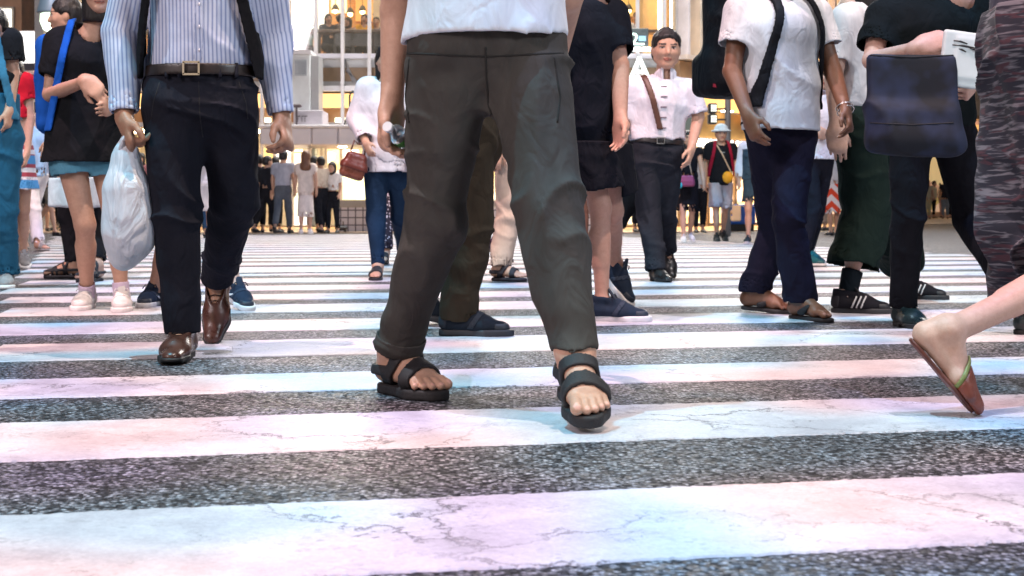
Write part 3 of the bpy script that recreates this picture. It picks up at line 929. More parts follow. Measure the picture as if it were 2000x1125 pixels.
        if top.get('collar'):
            nk0 = J['nec']+UP*.0
            cf = band(rc(nk0-UP*.05+fw*.012, nk0+UP*.06+fw*.018, .071*u, .066*u), .006, .004)
            cf = cut(cut(cf, nk0+UP*.022*u+fw*0, UP+fw*-.5), nk0-UP*.035, -UP-fw*.6)
            notch = rbox(nk0+fw*.09-UP*.01, [s, fw, UP], (.018, .06, .08), .004)
            sculpt('collar', sub(cf, notch), .005 if Y < 7 else .0075, mt, b.top)
    if shoes:
        for c in 'ab':
            q = shoes if 'b' not in shoes or c == 'a' else {**shoes, **shoes['b']}
            sf, fb = shoe(FT[c], q['kind'], q['col'], root, hv, q.get('sole'), q.get('lace'), q.get('extra'))
            if socks:
                sculpt('sock', hollow(cut(rc(FT[c].p(0, 0, .05), FT[c].ankle+unit(J['knee'+c]-FT[c].ankle)*(socks[1]+.05), .042*FT[c].k, (.040+.10*socks[1])*FT[c].k), FT[c].ankle+unit(J['knee'+c]-FT[c].ankle)*socks[1], unit(J['knee'+c]-FT[c].ankle)),
                       rc(FT[c].p(0, 0, .05), FT[c].ankle+unit(J['knee'+c]-FT[c].ankle)*(socks[1]+.05), .042*FT[c].k, (.040+.10*socks[1])*FT[c].k), FT[c].ankle+unit(J['knee'+c]-FT[c].ankle)*socks[1], unit(J['knee'+c]-FT[c].ankle), .006, .02), hv, cloth(socks[0]), root)
    if hair: hair_build(HD, hair[0], hair[1], root, max(vox*.9, .006))
    return b

def surf_line(field, pix, r, name, mat, parent, Y0, step=.002):
    """stitched line lying on the cloth: photo-side points pushed back until they touch it"""
    pts = []
    cam_p = np.array([0, 0, CAMH])
    dense = []
    for (x0, y0), (x1, y1) in zip(pix[:-1], pix[1:]):
        n = max(2, int(math.hypot(x1-x0, y1-y0)/6))
        dense += [(x0+(x1-x0)*i/n, y0+(y1-y0)*i/n) for i in range(n)]
    dense.append(pix[-1])
    for x, y in dense:
        a = at(x, y, Y0-.35); d = unit(a-cam_p)
        ts = np.arange(0, .75, step); Q = (a+ts[:, None]*d).astype(np.float32)
        v = field(Q); hit = np.argmax(v < 0)
        if v[hit] < 0: pts.append(a+ts[hit]*d)
    if len(pts) > 1: return MB().tube(pts, r, 6).build(name, mat, parent)
# ------------------------------------------------------------------ ground, crossing, pavement
TH = R(11.0)
def asphalt():
    m, t, b = base_mat('asphalt', (.06, .058, .06), .5, 0, .22)
    tc = t.nodes.new('ShaderNodeTexCoord'); P = tc.outputs['Object']
    v = nd(t, 'ShaderNodeTexVoronoi', Scale=108.0, Randomness=1.0); t.links.new(P, v.inputs['Vector'])
    sep = t.nodes.new('ShaderNodeSeparateColor'); t.links.new(v.outputs['Color'], sep.inputs[0])
    n1 = nd(t, 'ShaderNodeTexNoise', Scale=120.0, Detail=4.0, Roughness=.7); t.links.new(P, n1.inputs['Vector'])
    c1 = ramp(t, sep.outputs[0], .30, 1.0, (.026, .027, .033), (.44, .45, .49))
    c2 = ramp(t, n1.outputs[0], .40, .66, (.25, .25, .25), (1.5, 1.5, 1.5))
    edge = ramp(t, v.outputs['Distance'], .30, .80, (1, 1, 1), (.16, .16, .17))
    big = nd(t, 'ShaderNodeTexNoise', Scale=1.3, Detail=6.0, Roughness=.65); t.links.new(P, big.inputs['Vector'])
    c = mixcol(t, 1.0, mixcol(t, 1.0, c1, c2, 'MULTIPLY'), edge, 'MULTIPLY')
    c = mixcol(t, 1.0, c, ramp(t, big.outputs[0], .32, .68, (.60, .60, .63), (1.35, 1.33, 1.33)), 'MULTIPLY')
    nwv = nd(t, 'ShaderNodeTexNoise', Scale=3.0, Detail=6.0, Roughness=.7); t.links.new(P, nwv.inputs['Vector'])
    vc = nd(t, 'ShaderNodeTexVoronoi', Scale=.55, feature='DISTANCE_TO_EDGE'); t.links.new(mixcol(t, .14, P, nwv.outputs['Color'], 'LINEAR_LIGHT'), vc.inputs['Vector'])
    c = mixcol(t, ramp(t, vc.outputs['Distance'], .002, .007, (.85, .85, .85), (0, 0, 0)), c, (.012, .012, .013))
    t.links.new(c, b.inputs['Base Color'])
    t.links.new(ramp(t, sep.outputs[1], .0, 1.0, (.42, .42, .42), (.85, .85, .85)), b.inputs['Roughness'])
    bp = nd(t, 'ShaderNodeBump', Strength=.35, Distance=.004)
    bp.invert = True
    t.links.new(v.outputs['Distance'], bp.inputs['Height'])
    t.links.new(bp.outputs[0], b.inputs['Normal'])
    return m

def road_paint():
    m, t, b = base_mat('road_paint', (.72, .70, .71), .5, 0, .4)
    tc = t.nodes.new('ShaderNodeTexCoord'); P = tc.outputs['Object']
    n1 = nd(t, 'ShaderNodeTexNoise', Scale=2.2, Detail=5.0, Roughness=.6); t.links.new(P, n1.inputs['Vector'])
    n2 = nd(t, 'ShaderNodeTexNoise', Scale=5.0, Detail=6.0, Roughness=.7); t.links.new(P, n2.inputs['Vector'])
    nf = nd(t, 'ShaderNodeTexNoise', Scale=38.0, Detail=3.0); t.links.new(P, nf.inputs['Vector'])
    warp = mixcol(t, .014, mixcol(t, .16, P, n2.outputs['Color'], 'LINEAR_LIGHT'), nf.outputs['Color'], 'LINEAR_LIGHT')
    # wandering cracks, only in places
    v = nd(t, 'ShaderNodeTexVoronoi', Scale=1.6, feature='DISTANCE_TO_EDGE'); t.links.new(warp, v.inputs['Vector'])
    v2 = nd(t, 'ShaderNodeTexVoronoi', Scale=7.5, feature='DISTANCE_TO_EDGE'); t.links.new(warp, v2.inputs['Vector'])
    k1 = ramp(t, v.outputs['Distance'], .0015, .009, (1, 1, 1), (0, 0, 0))
    k2 = ramp(t, v2.outputs['Distance'], .003, .018, (1, 1, 1), (0, 0, 0))
    nm = nd(t, 'ShaderNodeTexNoise', Scale=1.7, Detail=3.0); nm.inputs['Vector'].default_value = (0, 0, 0); t.links.new(P, nm.inputs['Vector'])
    nm2 = nd(t, 'ShaderNodeTexNoise', Scale=3.1, Detail=4.0, Roughness=.7)
    mp = t.nodes.new('ShaderNodeMapping'); mp.inputs['Location'].default_value = (7, 3, 1); t.links.new(P, mp.inputs[0]); t.links.new(mp.outputs[0], nm2.inputs['Vector'])
    k1 = mixcol(t, 1.0, k1, ramp(t, nm.outputs[0], .40, .56), 'MULTIPLY')
    k2 = mixcol(t, 1.0, k2, ramp(t, nm2.outputs[0], .50, .66, (0, 0, 0), (.75, .75, .75)), 'MULTIPLY')
    cr = mixcol(t, 1.0, k1, k2, 'ADD')
    # rubbed-off specks where the chippings show
    v3 = nd(t, 'ShaderNodeTexVoronoi', Scale=95.0); t.links.new(P, v3.inputs['Vector'])
    sep = t.nodes.new('ShaderNodeSeparateColor'); t.links.new(v3.outputs['Color'], sep.inputs[0])
    nw = nd(t, 'ShaderNodeTexNoise', Scale=6.0, Detail=6.0, Roughness=.75); t.links.new(mp.outputs[0], nw.inputs['Vector'])
    sp = mixcol(t, 1.0, ramp(t, sep.outputs[0], .72, .9), ramp(t, nw.outputs[0], .50, .68), 'MULTIPLY')
    base = ramp(t, n1.outputs[0], .3, .72, (.50, .485, .52), (.65, .63, .665))
    dirt = ramp(t, n2.outputs[0], .35, .62, (.74, .72, .74), (1, 1, 1))
    base = mixcol(t, 1.0, base, dirt, 'MULTIPLY')
    ng = nd(t, 'ShaderNodeTexNoise', Scale=140.0, Detail=3.0, Roughness=.7); t.links.new(P, ng.inputs['Vector'])
    base = mixcol(t, 1.0, base, ramp(t, ng.outputs[0], .32, .62, (.84, .83, .85), (1.03, 1.03, 1.03)), 'MULTIPLY')
    c = mixcol(t, sp, base, (.30, .285, .30)); c = mixcol(t, cr, c, (.15, .14, .15))
    t.links.new(c, b.inputs['Base Color'])
    t.links.new(ramp(t, n2.outputs[0], .3, .7, (.42, .42, .42), (.62, .62, .62)), b.inputs['Roughness'])
    n4 = nd(t, 'ShaderNodeTexNoise', Scale=120.0, Detail=3.0); t.links.new(P, n4.inputs['Vector'])
    bp = nd(t, 'ShaderNodeBump', Strength=.35, Distance=.003); t.links.new(n4.outputs[0], bp.inputs['Height'])
    bp2 = nd(t, 'ShaderNodeBump', Strength=.8, Distance=.003)
    bp2.invert = True
    t.links.new(cr, bp2.inputs['Height']); t.links.new(bp.outputs[0], bp2.inputs['Normal']); t.links.new(bp2.outputs[0], b.inputs['Normal'])
    return m

def build_ground():
    g = MB(); g.quadmesh([(-160, -60, 0), (160, -60, 0), (160, 260, 0), (-160, 260, 0)], [(0, 1, 2, 3)])
    tag(g.build('road', asphalt()), kind='structure')
    edges = [(-.05, .42), (.90, 1.34), (1.806, 2.252), (2.733, 3.212), (3.633, 4.024), (4.51, 5.054), (5.438, 5.954), (6.39, 6.898), (7.285, 7.73), (8.10, 8.58)]
    d = 8.97
    while d < 24.4: edges.append((d, d+.50)); d += .902
    e = np.array([math.cos(TH), math.sin(TH)]); n = np.array([-math.sin(TH), math.cos(TH)])
    vs = []; fs = []
    rr = np.random.RandomState(5)
    for lo, hi in edges:
        # ends on the two slanting side lines of the crossing
        def end(p0, dv, dd):
            p0 = np.array(p0); dv = np.array(dv); k = (dd-p0@n)/(dv@n); return (p0+k*dv)@e
        mid = (lo+hi)/2
        a = end((-2.35, 6.32), (-3.54, 11.1), mid)+rr.normal(0, .03); z = end((3.75, 16.8), (-.319, 1), mid)+rr.normal(0, .03)
        m = int((z-a)/(.009 if hi < 4.6 else (.022 if hi < 9 else .09))); ts = np.linspace(a, z, m)
        def wob(): 
            w = np.convolve(rr.normal(0, 1, m+24), np.ones(8)/8, 'same')[12:12+m]*.006+rr.normal(0, .0024, m)+.004*np.sin(np.arange(m)*.013*rr.uniform(.6, 1.6)+rr.uniform(0, 6))
            w = w-np.where(rr.rand(m) < .02, rr.uniform(.004, .016, m), 0)*(-1 if rr.rand() < .5 else 1)*0
            return w
        w0, w1 = wob(), wob()
        b0 = len(vs)
        for i, t_ in enumerate(ts):
            for dd, zz in ((lo+w0[i]-.003, .0003), (lo+w0[i], .0034), (hi+w1[i], .0034), (hi+w1[i]+.003, .0003)):
                p = e*t_+n*dd; vs.append((p[0], p[1], zz))
        for k_ in range(3): fs += [(b0+4*i+k_, b0+4*i+4+k_, b0+4*i+5+k_, b0+4*i+1+k_) for i in range(m-1)]
    s = MB(); s.quadmesh(vs, fs)
    tag(s.build('crosswalk_stripes', road_paint()), kind='structure')
    # pavement across the road
    pv = plain((.50, .33, .20), .5, 0, .18, 2.5, .3, 40.)  # warm orange shop glow is put into the paving colour
    pts = [(-70, 25.4), (2.6, 25.9), (4.6, 28.0), (9.0, 36.0), (13.0, 40.5), (90, 46)]
    p = MB(); v = []
    for x, y in pts: v += [(x, y, 0.0), (x, y, .014), (x+.02, y+.16, .02), (x*1.0, 130, .02)]
    q = []
    for i in range(len(pts)-1):
        for k in range(3): q.append((4*i+k, 4*i+4+k, 4*i+5+k, 4*i+1+k))
    p.quadmesh(v, q)
    tag(p.build('pavement', pv), kind='structure')
    k = MB()
    for (x0, y0), (x1, y1) in zip(pts[:-1], pts[1:]):
        dv = unit((x1-x0, y1-y0, 0)); nn = np.array([-dv[1], dv[0], 0]); L = math.hypot(x1-x0, y1-y0); m = max(1, int(L/1.0))
        for i in range(m):
            a = np.array([x0, y0, 0])+dv*(L*i/m); c = a+dv*(L/m*.5)-nn*.075
            k.obox(c+UP*.012, dv*(L/m*.5-.006), nn*.07, UP*.014)
    tag(k.build('kerb', plain((.55, .43, .33), .6, 0, .2, 6., .3, 90.)), kind='structure')  # stone tinted warm to carry light spilling from the shops
    # steel cover plate let into the road
    mp = empty('manhole_cover', (-1.5, 10.4, .004), 'pale square steel cover plate set into the crossing between the stripes', 'manhole cover')
    c = MB(); c.obox((-1.5, 10.35, .008), np.array([e[0], e[1], 0])*.95, np.array([n[0], n[1], 0])*.30, (0, 0, .004))
    c.build('plate', plain((.34, .36, .36), .45, .6, .25, 20., .6, 70.), mp)
build_ground()
# ------------------------------------------------------------------ the buildings across the road
FY = 30.0
def bx(px, Y=FY): return (px-1000)*Y/FPX
def bz(py, Y=FY): return CAMH+(HOR-py)*Y/FPX

def text_mesh(name, s, size, loc, mat, parent, depth=.03, rz=0., align='CENTER'):
    cu = bpy.data.curves.new('lettering', 'FONT')
    cu.body = s; cu.size = size; cu.extrude = depth; cu.align_x = align; cu.offset = size*.012
    o = bpy.data.objects.new('lettering', cu); C.objects.link(o)
    dg = bpy.context.evaluated_depsgraph_get(); dg.update()
    me = bpy.data.meshes.new_from_object(o.evaluated_get(dg))
    bpy.data.objects.remove(o); me.name = name
    me.materials.clear(); me.materials.append(mat)
    a = R(rz); c, n = math.cos(a), math.sin(a)
    V = np.empty(len(me.vertices)*3, np.float32); me.vertices.foreach_get('co', V); V = V.reshape(-1, 3)
    W = np.stack([loc[0]+V[:, 0]*c+V[:, 2]*n, loc[1]+V[:, 0]*n-V[:, 2]*c, loc[2]+V[:, 1]], 1)
    me.vertices.foreach_set('co', W.astype(np.float32).ravel()); me.update()
    return link_mesh(name, me, parent)

def glass():
    if 'glass' in MATS: return MATS['glass']
    m = bpy.data.materials.new('window_glass'); m.use_nodes = True
    t = m.node_tree; t.nodes.remove(t.nodes['Principled BSDF'])
    out = t.nodes['Material Output']
    tr = t.nodes.new('ShaderNodeBsdfTransparent'); tr.inputs[0].default_value = (.93, .95, .95, 1)
    gl = t.nodes.new('ShaderNodeBsdfGlossy'); gl.inputs['Roughness'].default_value = .04
    mx = t.nodes.new('ShaderNodeMixShader'); mx.inputs[0].default_value = .07
    t.links.new(tr.outputs[0], mx.inputs[1]); t.links.new(gl.outputs[0], mx.inputs[2]); t.links.new(mx.outputs[0], out.inputs[0])
    MATS['glass'] = m
    return m

def brick():
    m, t, b = base_mat('brick_wall', (.5, .3, .15), .8)
    tc = t.nodes.new('ShaderNodeTexCoord')
    mp = t.nodes.new('ShaderNodeMapping'); mp.inputs['Rotation'].default_value = (R(90), 0, 0); t.links.new(tc.outputs['Object'], mp.inputs[0])
    br = nd(t, 'ShaderNodeTexBrick', Scale=4.5, Mortar_Size=.02)
    br.inputs['Color1'].default_value = (.80, .38, .12, 1); br.inputs['Color2'].default_value = (.62, .27, .08, 1); br.inputs['Mortar'].default_value = (.5, .42, .33, 1)
    t.links.new(mp.outputs[0], br.inputs['Vector']); t.links.new(br.outputs['Color'], b.inputs['Base Color'])
    return m

def tiles(col, grout, sx, sz, mort=.03):
    m, t, b = base_mat('tiles', col, .3)
    tc = t.nodes.new('ShaderNodeTexCoord')
    mp = t.nodes.new('ShaderNodeMapping'); mp.inputs['Rotation'].default_value = (R(90), 0, 0); t.links.new(tc.outputs['Object'], mp.inputs[0])
    br = nd(t, 'ShaderNodeTexBrick', Scale=1.0, Mortar_Size=.012, Brick_Width=sx, Row_Height=sz)
    br.offset = 0.0
    br.inputs['Color1'].default_value = (*col, 1); br.inputs['Color2'].default_value = (*[c*.9 for c in col], 1); br.inputs['Mortar'].default_value = (*grout, 1)
    t.links.new(mp.outputs[0], br.inputs['Vector']); t.links.new(br.outputs['Color'], b.inputs['Base Color'])
    return m

STEEL = lambda: plain((.62, .62, .64), .4, .3, .08)
WHITEP = lambda: plain((.74, .73, .76), .45, 0, .06)
LAV = lambda: plain((.68, .67, .74), .4, 0, .05)
GREYP = lambda: plain((.36, .36, .38), .55, 0, .1)
WARM = (1.0, .58, .22); PALE = (1.0, .74, .42)

def glow_display(name, c0, c1, strength, scale):
    """glowing sheet for a lamplit shop interior: random colour patches stand for goods"""
    m = bpy.data.materials.new('lit_display'); m.use_nodes = True
    t = m.node_tree; b = t.nodes['Principled BSDF']
    tc = t.nodes.new('ShaderNodeTexCoord')
    v = nd(t, 'ShaderNodeTexVoronoi', Scale=scale); v.distance = 'CHEBYCHEV'; t.links.new(tc.outputs['Object'], v.inputs['Vector'])
    sep = t.nodes.new('ShaderNodeSeparateColor'); t.links.new(v.outputs['Color'], sep.inputs[0])
    c = mixcol(t, .16, ramp(t, sep.outputs[0], .1, .9, c0, c1), v.outputs['Color'])
    t.links.new(c, b.inputs['Emission Color']); t.links.new(c, b.inputs['Base Color'])
    b.inputs['Emission Strength'].default_value = strength*1.05  # goods glow themselves in place of shop lighting
    return m

def main_building():
    B = empty('shop_building', (0, FY, 0), 'glass fronted shop and cafe building with a lit upper floor behind the crowd', 'building')
    Y = FY; x0, x1 = -10.2, 3.62
    # --- upper storey: floor, ceiling, back wall, side walls
    zf, zc = 3.55, 7.2
    MB().box((x0, Y+.12, zf-.3), (x1, 37, zf)).build('floor', plain((.30, .20, .12), .4), B)
    MB().box((x0, Y+.12, zc), (x1, 37, zc+.2)).build('ceiling', WHITEP(), B)
    MB().box((x0, 36.6, zf), (x1, 36.8, zc)).build('back_wall', brick(), B)
    MB().box((x0-.2, Y, 0), (x0, 37, 9)).build('side_wall', GREYP(), B)
    MB().box((x1, Y+.5, zf), (x1+.1, 37, 9)).build('side_wall', GREYP(), B)
    MB().box((x0, Y-.02, zc), (x1, Y+.1, 9.5)).build('upper_wall', GREYP(), B)
    for px in (560, 745, 1010, 1185, 1300):
        MB().box((bx(px, 33)-.2, 33, zf), (bx(px, 33)+.2, 33.4, zc)).build('column', plain((.66, .56, .46), .6), B)
    for k, x in enumerate(np.arange(x0+1.0, x1, 1.7)):
        for y in (31.6, 34.2):
            MB().box((x-.35, y-.35, zc-.06), (x+.35, y+.35, zc-.01)).build('ceiling_lamp', glow(PALE, 24), B)
    # glowing panels that put the lamplit look of the cafe wall into emission
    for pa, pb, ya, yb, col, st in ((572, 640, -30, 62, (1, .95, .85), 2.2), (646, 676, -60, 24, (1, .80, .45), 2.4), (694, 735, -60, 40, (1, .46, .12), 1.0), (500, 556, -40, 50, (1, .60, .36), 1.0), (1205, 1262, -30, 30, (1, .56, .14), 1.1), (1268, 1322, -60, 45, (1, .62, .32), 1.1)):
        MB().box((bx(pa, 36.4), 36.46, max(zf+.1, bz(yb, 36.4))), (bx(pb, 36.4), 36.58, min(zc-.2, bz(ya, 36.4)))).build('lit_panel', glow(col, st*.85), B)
    # pendant lamps
    for px, py in ((655, 20), (684, 26), (708, 22), (590, 8), (1228, 20), (1290, 18), (606, 52), (735, 30)):
        x, z = bx(px, 33.6), bz(py, 33.6); m = MB()
        m.lathe([(.0, .16), (.05, .13), (.10, .02), (.09, 0), (.0, .01)], (x, 33.6, z), 14); m.tube([(x, 33.6, z+.15), (x, 33.6, zc)], .008, 5)
        l = m.build('pendant_lamp', plain((.08, .07, .06), .4), B)
        MB().lathe([(0, .03), (.06, .0), (.055, -.05), (0, -.08)], (x, 33.6, z), 12).build('bulb', glow(WARM, 22), l)
    # --- slab edge, spandrel, transom
    MB().box((x0, Y-.06, bz(114)), (x1, Y+.12, bz(105))).build('slab_edge', LAV(), B)
    MB().box((x0, Y+.16, bz(170)), (x1, Y+.3, bz(113))).build('spandrel', plain((.56, .58, .60), .35, .0, .12, .8), B)
    MB().box((x0, Y-.05, bz(178)), (x1, Y+.12, bz(168))).build('transom', WHITEP(), B)
    for a, b_ in (((672, 116), (690, 160)), ((676, 135), (697, 162)), ((1228, 118), (1218, 150))):
        MB().tube([(bx(a[0]), Y+.1, bz(a[1])), (bx(b_[0]), Y+.1, bz(b_[1]))], .03, 6).build('brace', GREYP(), B)
    # --- mullions, glass
    px = 565-52.3*7
    while px < 1325:
        if not (600 < px < 630):
            MB().box((bx(px)-.035, Y-.10, bz(246)), (bx(px)+.035, Y+.06, zc)).build('mullion', STEEL(), B)
        else: MB().box((bx(px)-.035, Y-.10, bz(105)), (bx(px)+.035, Y+.06, zc)).build('mullion', STEEL(), B)
        px += 52.3
    MB().box((x0, Y+.0, bz(105)+.002), (x1, Y+.012, zc-.002)).build('glazing', glass(), B)
    # --- zone over the canopy: timber soffit band glowing in place of lamplight, and dark recess
    MB().box((x0, Y+.5, bz(206)), (x1, Y+.7, bz(179))).build('glowing_fascia', glow((1.0, .56, .20), 2.0), B)
    MB().box((x0, Y+.9, bz(246)), (x1, Y+1.1, bz(206))).build('recess_wall', plain((.30, .20, .14), .6), B)
    for pa, pb in ((646, 668), (500, 516), (1330, 1345)):
        MB().box((bx(pa), Y+.72, bz(243)), (bx(pb), Y+.86, bz(226))).build('backlit_box', glow((1, .93, .7), 3.5), B)
    # --- canopy over the pavement
    Yc = 28.3
    cx0, cx1 = bx(507, Yc), bx(1322, Yc)
    cn = MB()
    n = 16
    for i in range(n):
        a = cx0+(cx1-cx0)*i/n; e = cx0+(cx1-cx0)*(i+1)/n
        cn.box((a+.006, Yc, bz(283, Yc)), (e-.006, Y-.1, bz(250, Yc)), .02)
    cn.build('canopy', LAV(), B)
    MB().box((cx0-.02, Yc-.05, bz(250, Yc)+.002), (cx1, Y-.1, bz(244, Yc)), .01).build('canopy_edge', WHITEP(), B)
    MB().box((bx(504, Yc), Yc+.2, bz(280, Yc)), (cx0-.004, Y-.1, bz(250, Yc))).build('canopy_end', plain((.16, .18, .24), .35), B)
    for x in np.arange(cx0+.4, cx1, 1.2):
        MB().lathe([(0, -.012), (.09, -.012), (.09, -.001)], (x, 29.1, bz(283, Yc)), 14).build('downlight', glow(PALE, 140), B)
    # --- ground floor shop: glazing bars, pillar, lit interior, tiled dado
    zt = bz(283, Yc)-.01; zi = 1.95
    MB().box((x0, 33.4, 0.05), (x1, 33.6, 2.6)).build('shop_back_wall', plain((.72, .64, .5), .7), B)
    MB().box((x0, Y+.1, 2.25), (x1, 33.4, 2.35)).build('shop_ceiling', WHITEP(), B)
    for x in np.arange(x0+.6, x1, 1.25):
        MB().box((x-.4, 31.2, 2.19), (x+.4, 31.6, 2.24)).build('shop_lamp', glow(PALE, 34), B)
    disp = glow_display('goods', (1, .62, .18), (1, .95, .78), 1.5, 4.0)
    disp2 = glow_display('books', (.55, .32, .55), (1, .8, .6), 1.0, 7.0)
    for pa, pb, ya, yb, mt in ((512, 534, 290, 345, glow((1, .62, .2), 1.6)), (534, 570, 288, 372, glow((1, .97, .93), 2.6)), (572, 603, 300, 440, glow_display('rack', (.75, .85, .7), (1, .98, .85), 1.6, 5.)),
                              (640, 664, 292, 330, disp), (634, 664, 332, 362, disp2), (668, 700, 292, 328, glow((1, .88, .8), 1.8)), (668, 725, 345, 390, glow_display('shelf', (.85, .95, .6), (1, 1, .9), 1.4, 6.)), (730, 1310, 290, 420, disp)):
        MB().box((bx(pa, 32.6), 32.6, bz(yb, 32.6)), (bx(pb, 32.6), 32.75, bz(ya, 32.6))).build('display', mt, B)
    fr = MB()
    for px in (512, 536, 571, 628, 636, 666, 724, 770, 830, 890, 950, 1010, 1070, 1130, 1190, 1250): fr.box((bx(px)-.03, Y-.03, .09), (bx(px)+.03, Y+.05, 2.3))
    fr.build('shop_frame', plain((.72, .68, .62), .4, .2), B)
    MB().box((bx(606, 29.6)-.02, 29.2, .08), (bx(614, 29.6), 29.6, bz(283, Yc)-.02), .02).build('pillar', WHITEP(), B)
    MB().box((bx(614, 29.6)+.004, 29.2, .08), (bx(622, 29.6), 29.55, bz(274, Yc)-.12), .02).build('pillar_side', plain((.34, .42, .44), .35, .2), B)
    MB().box((x0, Y+.01, .1), (x1, Y+.02, 2.25)).build('shop_glass', glass(), B)
    MB().box((bx(656, 26.8), 26.8, .02), (bx(1180, 26.8), 27.2, bz(405, 26.8))).build('dado', tiles((.66, .63, .70), (.10, .09, .12), .145, .145), B)
    MB().box((bx(654, 26.8), 26.75, bz(405, 26.8)+.002), (bx(1182, 26.8), 27.2, bz(391, 26.8))).build('ledge', plain((.42, .38, .34), .4, .2), B)
    # --- plinth and louvred cabinet standing on the canopy
    zc0 = bz(244, Yc)+.002
    K = empty('ventilation_cabinet', (bx(596, 28.9), 28.9, zc0), 'tall white louvred ventilation cabinet on a grey plinth above the shop canopy', 'cabinet')
    zp = bz(215, 28.7)
    MB().box((bx(573, 28.7), 28.7, zc0), (bx(630, 28.7), 29.6, zp), .015).build('plinth', plain((.50, .47, .52), .5), K)
    MB().box((bx(566, 28.9), 28.9, zp+.002), (bx(606, 28.9), 29.6, bz(106, 28.9)), .015).build('body', plain((.72, .76, .77), .4), K)
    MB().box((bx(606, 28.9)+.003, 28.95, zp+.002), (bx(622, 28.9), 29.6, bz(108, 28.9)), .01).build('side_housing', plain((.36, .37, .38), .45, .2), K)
    MB().box((bx(565, 28.9)-.02, 28.85, bz(106, 28.9)+.002), (bx(606, 28.9)+.02, 29.62, bz(98, 28.9))).build('lid', WHITEP(), K)
    lv = MB()
    for i in range(8):
        z = bz(146, 28.9)+i*.034+.02
        lv.obox((bx(587, 28.9), 28.89, z), (.115, 0, 0), (0, .014, -.008), (0, 0, .006))
    lv.build('louvre', plain((.16, .19, .22), .4, .3), K)
    MB().box((bx(576, 28.9)-.01, 28.880, bz(148, 28.9)), (bx(598, 28.9)+.01, 28.897, bz(117, 28.9))).build('louvre_frame', plain((.34, .38, .41), .4, .3), K)
    m = MB()
    for px in (583, 591, 597):
        m.box((bx(px, 28.69)-.02, 28.680, bz(238, 28.69)), (bx(px, 28.69)-.008, 28.698, bz(226, 28.69)))
        m.box((bx(px, 28.69)-.008, 28.680, bz(228, 28.69)), (bx(px, 28.69)+.04, 28.698, bz(226, 28.69)))
    m.build('bracket', plain((.15, .14, .15), .5, .3), K)
    W = empty('floodlight', (bx(581, 28.4), 28.4, bz(207, 28.4)), 'small dark floodlight in front of the louvred cabinet', 'floodlight')
    m = MB(); m.box((bx(571, 28.4), 28.4, bz(209, 28.4)), (bx(587, 28.4), 28.6, bz(203, 28.4)), .02); m.box((bx(578, 28.4)-.02, 28.45, zc0), (bx(578, 28.4)+.02, 28.5, bz(209, 28.4)))
    m.build('housing', plain((.09, .07, .08), .5), W)
    # street lantern by the cabinet
    Ln = empty('wall_lantern', (bx(688, 28.8), 28.8, zc0), 'ornate dark lantern with a pale glass shade above the canopy', 'lantern')
    m = MB(); x = bx(683, 28.8)
    m.tube([(x, 28.8, zc0), (x, 28.8, bz(186, 28.8)), (x+.06, 28.8, bz(178, 28.8)), (x+.14, 28.8, bz(182, 28.8))], .022, 8)
    m.tube([(x-.12, 28.8, zc0), (x-.03, 28.8, zc0+.3)], .018, 6); m.tube([(x+.12, 28.8, zc0), (x+.03, 28.8, zc0+.3)], .018, 6)
    m.build('bracket', plain((.05, .06, .06), .4, .4), Ln)
    MB().lathe([(0, .14), (.05, .13), (.09, .04), (.06, -.1), (0, -.12)], (x+.14, 28.8, bz(196, 28.8)), 14).build('shade', glow((.9, .95, 1.0), 1.2), Ln)
    # --- counter with stools along the upper window
    ct = empty('window_counter', (bx(700, 30.9), 30.9, zf), 'long dark window counter in front of the seated cafe guests', 'counter')
    MB().box((x0+.2, 30.55, bz(64, 30.6)), (x1-.2, 31.05, bz(58, 30.6)), .01).build('counter_top', plain((.12, .07, .05), .35), ct)
    for pa, pb in ((655, 727), (730, 780), (1205, 1222)):
        MB().box((bx(pa, 30.6), 30.60, bz(90, 30.6)), (bx(pb, 30.6), 30.63, bz(65, 30.6))).build('panel', plain((.06, .055, .06), .3), ct)
    for px in (580, 625, 655, 690, 728, 770, 820, 1200, 1225): MB().box((bx(px, 30.9)-.03, 30.8, zf), (bx(px, 30.9)+.03, 30.86, bz(64, 30.6))).build('leg', plain((.06, .05, .05), .4), ct)
    stool0 = None
    for px in (640, 666, 686, 712, 600, 735, 1243):
        x = bx(px, 31.5); zs = zf+.52
        if stool0 is None:
            s = empty('bar_stool', (x, 31.5, zf), 'slim wooden bar stool at the upstairs window counter', 'stool', 'stools along the upstairs window')
            mt = plain((.34, .17, .07), .45)
            MB().lathe([(0, .04), (.15, .04), (.16, .02), (.15, 0), (0, 0)], (x, 31.5, zs), 16).build('seat', mt, s)
            for dx in (-1, 1):
                for dy in (-1, 1): MB().tube([(x+dx*.08, 31.5+dy*.08, zs), (x+dx*.15, 31.5+dy*.15, zf)], .014, 6).build('leg', mt, s)
            stool0 = s; sx = x
        else:
            s = stool0.copy(); C.objects.link(s); s.location = (x, 31.5, zf)
            for ch in stool0.children:
                c = ch.copy(); C.objects.link(c); c.parent = s; c.location = ch.location
    # --- signs
    S = empty('shop_name_sign', (bx(1180), Y-.15, bz(150)), 'big white lit capital letters of a shop name over the canopy', 'sign')
    for i, ch in enumerate('TSUTAYA'):
        text_mesh('letter', ch, .74, (bx(1248-36*(6-i)*1.28), Y-.14, bz(158)), glow((.92, 1.0, .97), 1.5), S)
    V = empty('menu_screen', (bx(1246), Y-.08, bz(90)), 'dark screen showing a pale turquoise figure under the upstairs window', 'screen')
    MB().box((bx(1227), Y-.16, bz(92)), (bx(1265), Y-.10, bz(57)), .01).build('panel', plain((.10, .13, .14), .3), V)
    text_mesh('figure', '2', .36, (bx(1238), Y-.168, bz(89)), glow((.75, 1.0, .92), 2.2), V, .004)
